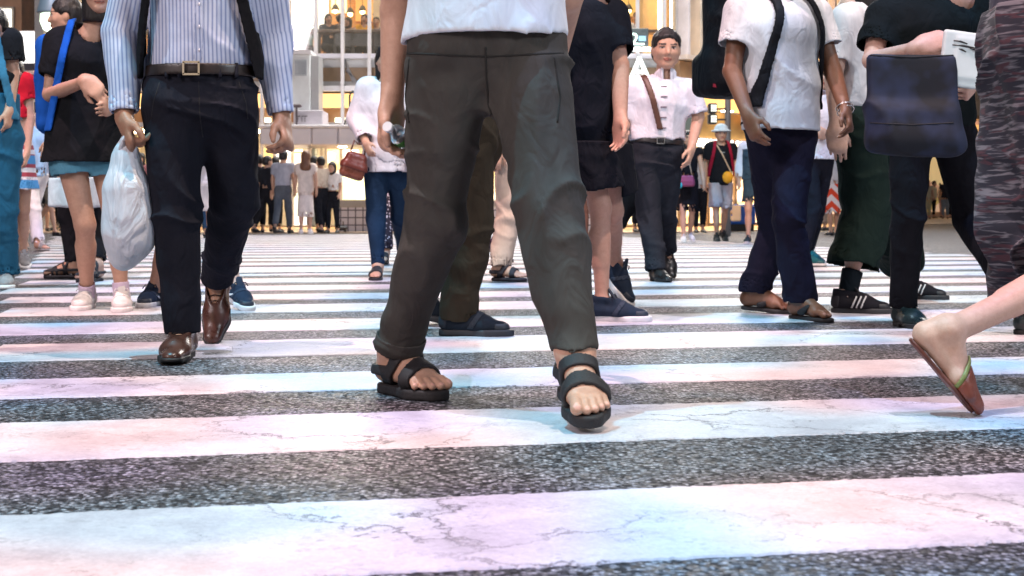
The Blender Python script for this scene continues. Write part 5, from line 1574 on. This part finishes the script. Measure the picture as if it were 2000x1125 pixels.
P10 = person('person in dark trousers with a pale leaf print behind the olive trousers', xp(772, 11.9), 11.9, 1.64, 4, fem=True,
    bottom=dict(kind='trousers', mat=patterned('dots', (.03, .02, .03), (.55, .45, .5), None, 42.), r=(.09, .07, .07), hem=(.88, .88)), top=dict(kind='tee', col=(.3, .28, .3)), shoes=dict(kind='slide', col=(.02, .015, .018)), legs=(14, 4, -12, 14), hair=('bob', BLACKHAIR))
# ---- brown trousers walking right behind the front man
P11 = person('person in dark brown jeans and black sneakers walking right behind the front man', xp(925, 5.2), 5.2, 1.72, 72,
    j=dict(pel=(928, 215, 0), kneea=(922, 430, -.05), kneeb=(893, 425, .16)), feet=dict(a=(ground(892, 656), 80, 0), b=(ground(800, 634), 78, 10)),
    bottom=dict(kind='trousers', col=(.040, .030, .020), r=(.102, .084, .074), hem=(1.09, 1.05), fold=.016), top=dict(kind='tee', col=(.03, .03, .04)), shoes=dict(kind='sneaker', col=(.014, .018, .026), sole=(.03, .03, .035)))
P12 = person('person in loose beige trousers and dark sandals walking right', xp(1004, 9.15), 9.15, 1.68, 62,
    j=dict(kneea=(992, 425, -.05), kneeb=(1040, 420, .1)), feet=dict(a=(ground(975, 549), 66, 0), b=(ground(1062, 540), 66, 0)),
    bottom=dict(kind='trousers', col=(.52, .40, .32), r=(.10, .085, .078), hem=(.97, .97), fold=.015), top=dict(kind='tee', col=(.5, .5, .5)), shoes=dict(kind='sandal', col=(.02, .014, .02)))
P13 = person('person in dark purple trousers beyond the beige trousers', xp(1040, 11.8), 11.8, 1.66, 70, legs=(14, 4, -20, 16),
    bottom=dict(kind='trousers', col=(.045, .018, .045), r=(.096, .08, .07), hem=(.98, .98)), top=dict(kind='tee', col=(.1, .06, .09)), shoes=dict(kind='leather', col=(.02, .012, .02)))
# ---- black dress / shorts person behind the front man
P14 = person('person in black t-shirt and wide black shorts with navy sneakers beside the front man', xp(1150, 5.9), 5.9, 1.66, 52,
    j=dict(pel=(1152, 228, 0), kneea=(1172, 405, -.06), kneeb=(1196, 412, .14), shb=(1196, 30, .06), elb=(1210, 128, -.04), wrb=(1212, 238, -.14), sha=(1095, 36, -.1)), feet=dict(a=(ground(1176, 628), 78, 0), b=(at(1178, 535, 6.35), 60, 48)),
    bottom=dict(kind='shorts', col=(.010, .011, .017), r=(.125, .1, .135), hem=(.80, .80), hip=1.08), top=dict(kind='tee', col=(.010, .012, .020), hem=.72, slv=.72, sr=.075, sr1=.08, grow=.025, hemr=.135),
    shoes=dict(NIKE), skin=(.58, .34, .26), legr=.96)
# ---- the man in the white shirt
P15 = person('smiling man in short sleeved white shirt and dark grey trousers with a shoulder bag', xp(1296, 9.1), 9.1, 1.68, 5,
    j=dict(pel=(1282, 290, 0), wai=(1284, 262, 0), che=(1290, 200, 0), sha=(1240, 172, 0), shb=(1350, 177, 0), nec=(1298, 152, 0), head=(1301, 99, -.03), kneea=(1268, 420, -.02), kneeb=(1298, 415, .12), ela=(1222, 232, .04), wra=(1216, 262, -.16), elb=(1364, 228, .0), wrb=(1350, 292, -.10)),
    feet=dict(a=(ground(1282, 550), 16, 0), b=(at(1300, 520, 9.5), 10, 35)), head=(-4, 0, 2), head_k=1.12,
    bottom=dict(kind='trousers', col=(.022, .024, .032), r=(.105, .085, .07), hem=(1.02, 1.0), fold=.014, belt=(.015, .013, .014)), top=dict(kind='shirt', col=(.74, .72, .78), slv=.88, sr=.072, sr1=.082, grow=.03, collar=True, fold=.014, neck=.066),
    shoes=dict(kind='leather', col=(.016, .014, .014)), vox=.007, heavy=1.05)
for i in range(6):
    bt = MB()
    y = 172+i*20; c = at(1292-(i-2)*.6, y, 9.1)
    fy = float(c[1])-.24
    for st in range(60):
        if P15.topf(np.array([[c[0], fy, c[2]]], np.float32))[0] < .002: break
        fy += .004
    bt.obox((c[0], fy, c[2]), (.020, 0, .0), (0, .004, 0), (.002, 0, .004))
    bt.build('button', plain((.16, .13, .16), .5), P15.top)

B15 = soft_bag('shoulder_bag', 'long black shoulder bag hanging behind the white shirt man', 'shoulder bag', ([(1214, 268, 22), (1222, 330, 22), (1224, 395, 20), (1216, 440, 8)], 9.35), cloth((.010, .011, .014)), .5, .010, None, None, .01)
f15 = slab(band(P15.torso(.034), .004, .007), P15.J['sha']+P15.s*.07, unit(P15.s+UP*.25), .020)
sculpt('strap', cut(cut(f15, P15.J['wai']+UP*.02, -UP), P15.J['che']-P15.fw*.03, -P15.fw), .008, plain((.09, .035, .02), .5), B15)
# ---- far walkers on the right
P16 = person('girl in black top and black skirt with a pink bag and white shoes', xp(1343, 19.3), 19.3, 1.56, 4, fem=True, legs=(10, 4, -12, 10),
    bottom=dict(kind='skirt', col=(.010, .010, .014), z=.43, r=.165), top=dict(kind='tank', col=(.012, .012, .016), hem=.9, slv=.18), shoes=dict(kind='sneaker', col=(.72, .70, .72)), hair=('bob', BLACKHAIR))
PB = empty('handbag', tuple(at(1338, 368, 19.05)), 'small pink handbag with a turquoise charm held by the girl in black', 'handbag')
c = at(1339, 353, 19.05)
sculpt('bag_body', U(.02, rbox(c, np.eye(3), (.115, .05, .075), .03), rbox(c-UP*.03, np.eye(3), (.125, .06, .05), .03)), .011, plain((.26, .045, .12), .4), PB)
sculpt('flap', rbox(c+UP*.025+np.array([0, -.055, 0]), np.eye(3), (.10, .012, .045), .01), .009, plain((.34, .07, .17), .4), PB)
MB().tube([c+np.array([-.09, 0, .06]), c+np.array([-.03, .0, .22]), at(1350, 306, 19.1), c+np.array([.06, 0, .22]), c+np.array([.09, 0, .06])], .008, 7).build('handle', plain((.5, .38, .28), .5), PB)
ch = MB(); ch.lathe([(0, .05), (.03, .03), (.035, -.02), (.0, -.05)], tuple(at(1328, 362, 18.9)), 10); tag(ch.build('bag_charm', plain((.05, .55, .65), .4)), 'turquoise charm hanging on the pink handbag', 'charm')
P17 = person('man in white bucket hat black t-shirt and grey shorts with a red backpack', xp(1408, 19.8), 19.8, 1.66, 2, legs=(10, 3, -14, 14), arms=((-4, 10), (6, 12)),
    bottom=dict(kind='shorts', col=(.42, .40, .47), r=(.10, .09, .105), hem=(.96, .96)), top=dict(kind='tee', col=(.012, .012, .016), hem=.80, slv=.66, sr=.075, sr1=.08), shoes=dict(kind='sneaker', col=(.015, .015, .018), sole=(.03, .03, .03)), hair=('short', BLACKHAIR), vox=.011)
h = P17.HD; hk = MB()
hat = U(.012, ell(h.p(0, -.008, .075), h.ax(), (.098, .112, .082)), rc(h.p(0, 0, .05), h.p(0, 0, .052), .13, .13, h.s, 1.05, .10) if False else ell(h.p(0, .0, .048), h.ax(), (.145, .155, .022)))
hat = sub(hat, ell(h.p(0, -.008, .03), h.ax(), (.086, .100, .085)))
sculpt('bucket_hat', hat, .009, cloth((.66, .72, .76)), P17.root)
mb = MB(); 
mb.quadmesh([P17.J['che']+P17.fw*.152+P17.s*x+UP*z for x, z in ((-.03, .035), (.03, .035), (.03, .042), (-.03, .042))], [(0, 1, 2, 3)])
mb.build('print', plain((.5, .5, .5), .6), P17.top)
backpack('red straps and dark body of the backpack worn by the hat man', P17, (.05, .012, .02), strapcol=(.30, .012, .035), off=.12)
PO = empty('pouch', tuple(at(1421, 355, 19.6)), 'round yellow pouch on a beige cross strap worn by the hat man', 'pouch')
sculpt('pouch_body', wrinkle(ell(at(1421, 346, 19.58), np.eye(3), (.075, .045, .085)), fold_fn(.01, 30, 30, 2, None, 1, 1.), .014), .009, plain((.72, .36, .015), .6), PO)
sd = unit(P17.s*.62+UP*.78*.55)
sculpt('strap', cut(cut(slab(band(P17.torso(.03), .005, .007), P17.J['che']+P17.s*.0+UP*.0, unit(P17.s*.80+UP*.42), .012), P17.J['wai']+UP*-.05, -UP), P17.J['che'], -P17.fw), .009, plain((.60, .42, .28), .6), PO)
P18 = person('woman in slate blue pinafore dress with white sleeves beside the hat man', xp(1474, 18.6), 18.6, 1.62, -12, fem=True, legs=(10, 4, -12, 16),
    bottom=dict(kind='skirt', col=(.045, .065, .085), z=.55, r=.17), top=dict(kind='dress', col=(.72, .70, .73), hem=.9, slv=1.7, sr=.07, sr1=.065, cuff=.055), shoes=dict(kind='sneaker', col=(.02, .04, .05)), hair=('bob', BLACKHAIR))
sculpt('bodice', band(cut(cut(P18.torso(.03), P18.J['che']+UP*.06, UP), P18.J['pel'], -UP), .004, .006), .012, cloth((.045, .065, .085)), P18.root)
paper_bag('paper_bag', 'beige paper carrier bag held by the woman in the pinafore dress', 1427, 1447, 400, 432, 18.3, .06, plain((.50, .36, .20), .6), 'paper bag', 380)
# ---- man in white tee with a black backpack
P19 = person('dark skinned man in white t-shirt and indigo jeans wearing flip flops', xp(1520, 6.0), 6.0, 1.70, 26,
    j=dict(pel=(1525, 216, 0), sha=(1446, 24, 0), shb=(1592, 30, .08), ela=(1430, 140, -.06), wra=(1462, 228, -.18), haa=(1482, 282, -.24), elb=(1626, 138, .05), wrb=(1650, 212, -.04), hab=(1664, 258, -.09), kneea=(1514, 448, .28), kneeb=(1540, 432, -.1), nec=(1520, -22, .03)),
    feet=dict(a=(ground(1470, 612), 66, 4), b=(ground(1562, 624), 30, 0)), skin=SKIN_DARK, palms=dict(b=np.array([-.8, .3, 0]), a=np.array([.9, .3, 0])), curl=(22, 34),
    bottom=dict(kind='trousers', col=(.012, .012, .026), r=(.098, .075, .070), hem=(1.02, 1.0), fold=.013), top=dict(kind='tee', col=(.64, .67, .70), hem=.815, slv=.56, sr=.078, sr1=.082, grow=.028, hemr=.164, fold=.012, fx=6., fz=4.), shoes=dict(kind='flip_flop', col=(.016, .014, .016)))
def ring(name, label, c, ax, r, t, mat, parent=None):
    ax = unit(ax); u_ = unit(np.cross(ax, UP)); w_ = np.cross(ax, u_)
    m = MB(); m.tube([c+r*(math.cos(k*math.pi/10)*u_+math.sin(k*math.pi/10)*w_) for k in range(21)], t, 6, False)
    o = m.build(name, mat, parent); return o
dv = P19.J['wrb']-P19.J['elb']
ring('bracelet', '', P19.J['wrb']-unit(dv)*.01, dv, .036, .003, plain((.75, .72, .68), .25, 1.0), P19.root)
ring('bracelet', '', P19.J['wrb']+unit(dv)*.012, dv+UP*.04, .037, .003, plain((.75, .72, .68), .25, 1.0), P19.root)
B19 = empty('backpack', tuple(at(1392, 190, 6.15)), 'big black backpack with a small red tag behind the white t-shirt man', 'backpack')
pk = wrinkle(U(.05, rbox(at(1436, 70, 6.24), [P19.s, P19.fw, UP], (.13, .11, .27), .06), rbox(at(1402, 148, 6.28), [P19.s, P19.fw, UP], (.10, .10, .10), .045)), fold_fn(.01, 9, 9, 1, None, 1, 1.), .014)
sculpt('pack', pk, .008, cloth((.008, .009, .012), .6), B19)
for sg in (-1, 1): strap_band(P19, B19, sg*.115, .017, cloth((.008, .009, .012), .6), True, 'strap', .16)
for py in np.arange(60, 220, 1.0):
    pass
tg = MB(); tg.obox(at(1404, 169, 6.150), (.026, 0, -.006), (0, .004, 0), (.001, 0, .007)); tg.build('tag', plain((.40, .02, .05), .5), B19)
# ---- long white tunic behind him
P20 = person('person in long white tunic and black trousers with green sneakers', xp(1592, 11.5), 11.5, 1.70, 26, legs=(12, 4, -10, 10),
    j=dict(wrb=(1612, 262, -.14)), feet=dict(a=(ground(1566, 520), 52, 0)), bottom=dict(kind='trousers', col=(.012, .012, .018), r=(.09, .07, .055), hem=(.98, .98)), top=dict(kind='tee', col=(.66, .60, .63), hem=.88, grow=.035, hemr=.16), shoes=dict(kind='sneaker', col=(.015, .10, .11), sole=(.6, .6, .58), lace=(.5, .55, .55)))
ft = P20.FT['a']
nm = MB()
for sg in (-1, 1):
    q = lambda y, z: ft.p(sg*.046, y, z)
    nm.tube([q(.02, .035), q(.035, .075), q(.055, .035), q(.07, .075)], .005, 6)
nm.build('emblem', plain((.7, .72, .7), .5), P20.root)
# ---- wide cropped trousers
def three_stripes(ft, o, up):
    for sg in (-1, 1):
        for k in range(3):
            pts = []
            for i in range(8):
                y = .028+k*.021+i*.0032; z = .030+i*.0075
                x = .075
                for st in range(40):
                    if up(np.array([ft.p(sg*x, y, z)], np.float32))[0] < .0015: break
                    x -= .0013
                pts.append(ft.p(sg*x, y, z))
            MB().tube(pts, .0042, 6).build('stripe', plain((.62, .60, .60), .6), o)
P21 = person('person in white t-shirt and wide dark green cropped trousers with black sneakers', xp(1680, 6.4), 6.4, 1.66, 58,
    j=dict(pel=(1690, 240, .0), kneea=(1694, 410, -.05), kneeb=(1740, 420, .15), nec=(1662, 2, 0), sha=(1650, 40, -.12), shb=(1700, 40, .14)), feet=dict(a=(ground(1652, 612), 74, 0), b=(ground(1772, 585), 74, 0)),
    bottom=dict(kind='trousers', col=(.010, .020, .017), r=(.125, .122, .122), hem=(.66, .66), fold=.014, hip=1.12, k=.06), top=dict(kind='tee', col=(.68, .67, .70), grow=.03, slv=.7), shoes=dict(kind='sneaker', col=(.013, .012, .016), sole=(.025, .024, .028), lace=(.02, .02, .02), extra=three_stripes), socks=((.010, .014, .018), .12), skin=SKIN_PALE, hair=('bob', BLACKHAIR))
# ---- black tee, navy tote
P22 = person('person in black t-shirt and black trousers hugging a navy tote bag', xp(1806, 5.5), 5.5, 1.64, 8,
    j=dict(pel=(1818, 222, .0), kneea=(1772, 430, -.03), kneeb=(1892, 425, .1), sha=(1722, 34, 0), ela=(1704, 118, -.08), wra=(1796, 92, -.27), haa=(1836, 78, -.29), elb=(1930, 110, .0), wrb=(1900, 160, -.2), nec=(1862, -18, 0)), feet=dict(a=(ground(1765, 638), 10, 0), b=(ground(2012, 655), 62, 0)),
    bottom=dict(kind='trousers', col=(.008, .008, .011), r=(.095, .070, .060), hem=(1.0, .98), fold=.011), top=dict(kind='tee', col=(.006, .009, .010), hem=.80, slv=.66, sr=.07, sr1=.076, grow=.03, neck=.085), shoes=dict(kind='leather', col=(.012, .022, .024)), palms=dict(a=np.array([.1, .8, -.4])), curl=(52, 30), skin=(.60, .37, .29))
TB = empty('tote_bag', tuple(at(1782, 296, 5.1)), 'large navy tote bag with lighter navy mottling held against the black t-shirt', 'tote bag')
c = at(1780, 200, 5.10); hx, hz = 88*5.1/FPX, 96*5.1/FPX
tbf = wrinkle(U(.04, rbox(c, np.eye(3), (hx, .030, hz), .02), rbox(c-UP*hz*.5, np.eye(3), (hx*.97, .050, hz*.45), .04), rc(c+np.array([-hx*.68, 0, -hz*.70]), c+np.array([hx*.70, 0, -hz*.78]), .045, .05)), fold_fn(.026, 5, 5, 8, None, 1, 1.), .034)
def tote_mat():
    m, t, b = base_mat('tote_canvas', (.02, .03, .10), .75, 0, .3)
    tc = t.nodes.new('ShaderNodeTexCoord'); n = nd(t, 'ShaderNodeTexNoise', Scale=9.0, Detail=2.0); t.links.new(tc.outputs['Object'], n.inputs['Vector'])
    t.links.new(ramp(t, n.outputs[0], .42, .62, (.006, .008, .014), (.016, .024, .056)), b.inputs['Base Color'])  # canvas mottled between darker and lighter navy
    return m
sculpt('bag_body', tbf, .008, tote_mat(), TB)
for y0 in (108, 240): surf_line(tbf, [(1700, y0), (1780, y0+4), (1862, y0)], .003, 'seam', plain((.004, .005, .010), .8), TB, 5.1)
FN = empty('folded_fan', tuple(at(1893, 172, 5.15)), 'white round paper fan with black brush strokes held in front of the black t-shirt', 'fan')
fc = at(1876, 116, 5.10)
fan = U(.012, rbox(fc, [unit((1, .1, -.12)), unit((-.1, 1, 0)), unit((.12, 0, 1))], (.072, .008, .100), .006), rbox(fc+np.array([.035, .0, .0]), [unit((1, .1, -.12)), unit((-.1, 1, 0)), unit((.12, 0, 1))], (.06, .008, .075), .006))
sculpt('paper', grow(fan, .004), .005, plain((.66, .76, .77), .6), FN)
m = MB()
for k, (x, z, L) in enumerate([(-.03, .068, .05), (-.035, .052, .085), (-.015, .038, .03), (.03, .040, .03)]):
    m.tube([fc+np.array([x, -.016, z]), fc+np.array([x+L*.5, -.017, z-.004]), fc+np.array([x+L, -.016, z-.012])], [.002, .0042, .002], 6)
m.build('brush_strokes', plain((.02, .02, .02), .6), FN)
# ---- patterned trousers stepping out on the right
toe = ground(1903, 815)
fdir = heading(84)*math.cos(R(50))-UP*math.sin(R(50))
P23 = person('person in wide dark ikat patterned trousers stepping off a bare foot in a brown slipper', xp(2010, 3.5), 3.5, 1.66, 80, fem=True,
    j=dict(pel=(2024, 60, .0), kneea=(2140, 512, -.08), kneeb=(2006, 425, .12)), feet=dict(a=(toe-fdir*.188, 84, 50), b=(ground(2075, 742), 84, 0)),
    bottom=dict(kind='trousers', mat=patterned('ikat', (.026, .027, .038), (.17, .165, .185), (.070, .034, .044), 1.), r=(.125, .140, .150), hem=(.22, .56), fold=.020, hip=1.0, rise=1.4, k=.08), top=dict(kind='tee', col=(.06, .06, .08), hem=.95), shoes=dict(kind='toe_slipper', col=(.20, .045, .022)), skin=(.60, .38, .28), hair=('bob', BLACKHAIR), legr=.88, vox=.0045)
# clear bottle with a green label in the front man's hand
BT = empty('plastic_bottle', tuple(at(772, 296, 3.40)), 'small clear bottle with a green band held in the front man right hand', 'bottle')
g = bpy.data.materials.new('clear_plastic'); g.use_nodes = True
pb = g.node_tree.nodes['Principled BSDF']; pb.inputs['Base Color'].default_value = (.9, .95, .95, 1); pb.inputs['Transmission Weight'].default_value = .9; pb.inputs['Roughness'].default_value = .12; pb.inputs['IOR'].default_value = 1.3
bc = P1.gripa+np.array([.012, -.0, -.005])
dvb = unit((.35, .88, -.30))*-1
MB().tube([bc-dvb*.07, bc-dvb*.06, bc+dvb*.01, bc+dvb*.06, bc+dvb*.075, bc+dvb*.088], [.018, .023, .023, .022, .011, .010], 18).build('bottle_body', g, BT)
MB().tube([bc+dvb*.015, bc+dvb*.042], [.0236, .0236], 18, False).build('label_band', plain((.08, .30, .05), .5), BT)
MB().tube([bc+dvb*.088, bc+dvb*.102], [.0125, .0125], 14).build('cap', plain((.7, .7, .7), .5), BT)

# ------------------------------------------------------------------ the crowd on the far pavement
DK = (.014, .015, .020)
def bystander(label, px, Y, h, face=0, fem=False, top=(.6, .6, .6), bot=DK, kind='trousers', z=.5, hair='short', haircol=BLACKHAIR, legs=(3, 2, -3, 3), slv=.6, shoe_=('leather', DK), hem=None, vox=.018, group=None, bz0=.02, tk='tee', **kw):
    b = dict(kind=kind, col=bot) if not isinstance(bot, bpy.types.Material) else dict(kind=kind, mat=bot)
    if kind == 'skirt': b['z'] = z+bz0; b['r'] = kw.pop('r', .165)
    if kind == 'shorts': b['hem'] = (.9, .9)
    return person(label, xp(px, Y), Y, h, face, legs=legs, fem=fem, bottom=b, top=dict(kind=tk, col=top, hem=hem, slv=slv) if hem else dict(kind=tk, col=top, slv=slv),
                  shoes=dict(kind=shoe_[0], col=shoe_[1]), hair=(hair, haircol), vox=vox, group=group, base_z=bz0, **kw)
bystander('man in grey shirt and grey trousers seen from behind on the kerb', 553, 24.6, 1.50, 176, top=(.34, .36, .44), bot=(.10, .11, .13), legs=(16, 4, -18, 16), vox=.014)
bystander('woman in white dress with long brown hair seen from behind', 597, 24.3, 1.46, 184, fem=True, top=(.72, .60, .52), bot=(.74, .64, .58), kind='skirt', z=.30, r=.16, hair='long', haircol=(.16, .065, .03), hem=.66, shoe_=('sneaker', (.66, .6, .58)), vox=.014)
bystander('woman in cream blouse and black trousers beside the white dress', 627, 24.9, 1.38, 215, legs=(10, 3, -10, 10), arms=((20, 60), (-6, 10)), fem=True, top=(.70, .60, .50), hem=.85, vox=.014)
bystander('smiling woman with chin length hair in white printed t-shirt and black trousers', 649, 25.0, 1.28, -12, legs=(6, 2, -8, 6), arms=((4, 12), (-4, 40)), fem=True, top=(.74, .72, .72), hair='bob', hem=.80, vox=.013)
pr = person_print = MB(); c = at(650, 385, 26.43)
tag_o = None
bystander('man in black jacket turning away behind the striped shirt man', 521, 25.0, 1.40, 130, legs=(14, 4, -14, 12), top=(.02, .022, .03), slv=1.9, hem=.85)
bystander('man in dark suit at the left of the kerb crowd', 506, 25.2, 1.42, 200, top=(.03, .03, .035), slv=1.9, hem=.85)
bystander('man in white shirt and black trousers behind the grey shirt man', 538, 26.2, 1.42, 170, top=(.66, .66, .70))
bystander('man in dark shirt standing far back by the shop window', 613, 27.0, 1.46, 170, top=(.05, .05, .06))
su = empty('suitcase', (xp(666, 26.4), 26.4, .02), 'small black suitcase standing by the white tiled wall', 'suitcase')
MB().box((xp(655, 26.4), 26.3, .055), (xp(678, 26.4), 26.55, bz(441, 26.4)), .03).build('case', plain((.014, .014, .018), .5), su)
MB().tube([(xp(661, 26.4), 26.42, bz(441, 26.4)), (xp(661, 26.4), 26.42, bz(432, 26.4)), (xp(670, 26.4), 26.42, bz(432, 26.4)), (xp(670, 26.4), 26.42, bz(441, 26.4))], .012, 6).build('handle', plain((.03, .03, .03), .5), su)
for dx in (658, 674): MB().lathe([(0, .03), (.03, .03), (.03, 0), (0, 0)], (xp(dx, 26.4), 26.42, .022), 10).build('wheel', plain((.02, .02, .02), .6), su)
# left
bystander('person in dark shirt and shorts stepping up at the left kerb', 99, 23.5, 1.55, 60, top=(.06, .06, .08), bot=(.16, .15, .13), kind='shorts', legs=(18, 6, -30, 14), bz0=0., hem=.8)
bystander('woman in white blouse and black skirt by the left kerb', 84, 26.5, 1.55, 20, fem=True, top=(.68, .68, .72), kind='skirt', z=.45, hair='bob', hem=.85)
bystander('man in grey t-shirt standing at the left end of the far pavement', 116, 27.2, 1.62, -20, top=(.25, .26, .3), hem=.82)
bystander('person in blue jeans far behind the striped shirt man legs', 388, 21.5, 1.62, 175, top=(.3, .3, .32), bot=(.03, .06, .12), legs=(10, 4, -12, 10), bz0=0.)
bystander('man in pale shirt waiting on the pavement left of the plastic bag', 232, 26.6, 1.6, 10, top=(.6, .6, .64))
bystander('woman in pink top waiting behind the striped shirt man', 276, 26.8, 1.52, -10, fem=True, top=(.55, .25, .28), hair='bob', hem=.82)
# middle and right
bystander('person with an orange top between the front man and the black shorts', 1104, 22.0, 1.62, 200, top=(.62, .14, .05), hem=.42, bz0=0.)
bystander('person in brown trousers far behind the bare legs of the black shorts', 1152, 15.3, 1.6, 180, top=(.05, .045, .04), bot=(.12, .06, .045), bz0=0., legs=(6, 4, -8, 12), vox=.014)
bystander('woman in cream top under the warm lights right of the front man', 1134, 27.0, 1.5, 30, fem=True, top=(.7, .55, .42), bot=(.4, .3, .22), hair='bob', hem=.8)
bystander('man in dark clothes near the kerb behind the white shirt man', 1246, 26.0, 1.55, 20, top=(.03, .03, .04))
bystander('woman in black trousers carrying nothing at the far kerb behind the pink bag', 1366, 25.0, 1.56, 10, fem=True, top=(.64, .62, .64), hair='bob', hem=.8)
bystander('woman in white dress with red zigzag hem at the right kerb', 1627, 23.6, 1.60, 200, fem=True, top=(.68, .66, .68), bot=patterned('chevron', (.72, .70, .72), (.65, .07, .03), None, .11), kind='skirt', z=.36, r=.22, hair='bob', hem=.85, bz0=0., shoe_=('leather', (.03, .03, .04)))
bystander('person in blue top walking beside the red zigzag dress', 1645, 24.6, 1.5, 150, top=(.05, .35, .6), bot=(.4, .38, .36), kind='shorts', hem=.8, bz0=0.)
bystander('man in tan shirt passing behind the black trousers on the right', 1606, 27.5, 1.6, 90, top=(.5, .32, .2), bot=(.4, .3, .24))
FARC = [((.55, .5, .36), (.5, .46, .3)), ((.62, .58, .4), DK), ((.5, .48, .4), (.45, .3, .3)), ((.03, .03, .04), (.2, .25, .3)), ((.1, .1, .12), DK), ((.6, .5, .42), (.3, .2, .12)), ((.2, .25, .4), (.1, .12, .2)), ((.6, .58, .55), (.3, .3, .32))]
FARW = ['cream shirt and tan trousers', 'pale yellow shirt and black trousers', 'beige shirt and dusty pink trousers', 'black shirt and grey blue jeans', 'charcoal shirt and black trousers', 'sand shirt and brown trousers', 'blue shirt and navy trousers', 'white shirt and grey trousers']
for k, px in enumerate((1812, 1824, 1835, 1846, 1857, 1866, 1874, 1884)):
    bystander('distant person in %s among the crowd far down the pavement' % FARW[k], px, 56+(k*37 % 11), 1.60+(k*29 % 13)*.01, (k*53) % 180, fem=k % 3 == 0, top=FARC[k][0], bot=FARC[k][1], hair='bob' if k % 3 == 0 else 'short', vox=.03, group='distant crowd on the pavement', hem=.8)

# ------------------------------------------------------------------ guests at the upstairs window
SEAT = dict(legs=(82, 84, 78, 82))
for k, (px, py, fem, col, hairk, face, lab) in enumerate([
        (641, 40, True, (.06, .07, .09), 'long', 20, 'cafe guest in dark top with long hair seated left behind the upstairs window'),
        (665, 41, False, (.10, .08, .08), 'bun', 70, 'cafe guest in black turned sideways behind the upstairs window'),
        (681, 48, True, (.30, .20, .16), 'bob', -30, 'cafe guest in brown leaning low behind the upstairs counter'),
        (712, 40, True, (.70, .34, .03), 'long', 0, 'cafe guest in mustard yellow top behind the upstairs window'),
        (735, 50, False, (.25, .22, .24), 'short', 0, 'cafe guest in grey sitting right of the mustard yellow top'),
        (600, 48, True, (.10, .32, .28), 'bob', 30, 'cafe guest in green top sitting left behind the upstairs window'),
        (1243, 37, False, (.55, .60, .72), 'short', -10, 'cafe guest in pale shirt reading above the turquoise screen')]):
    Yg = 31.5; zh = bz(py, Yg); hh = 1.60
    base = zh-(.57+.68)*hh/1.75*1.0
    person(lab, xp(px, Yg), Yg, hh, face, fem=fem, arms=((30, 70), (34, 76)), bottom=dict(kind='trousers', col=(.04, .045, .06)), top=dict(kind='tee', col=col, slv=.7), shoes=dict(kind='leather', col=DK), hair=(hairk, BLACKHAIR), vox=.017, base_z=max(base, 3.55), **SEAT)
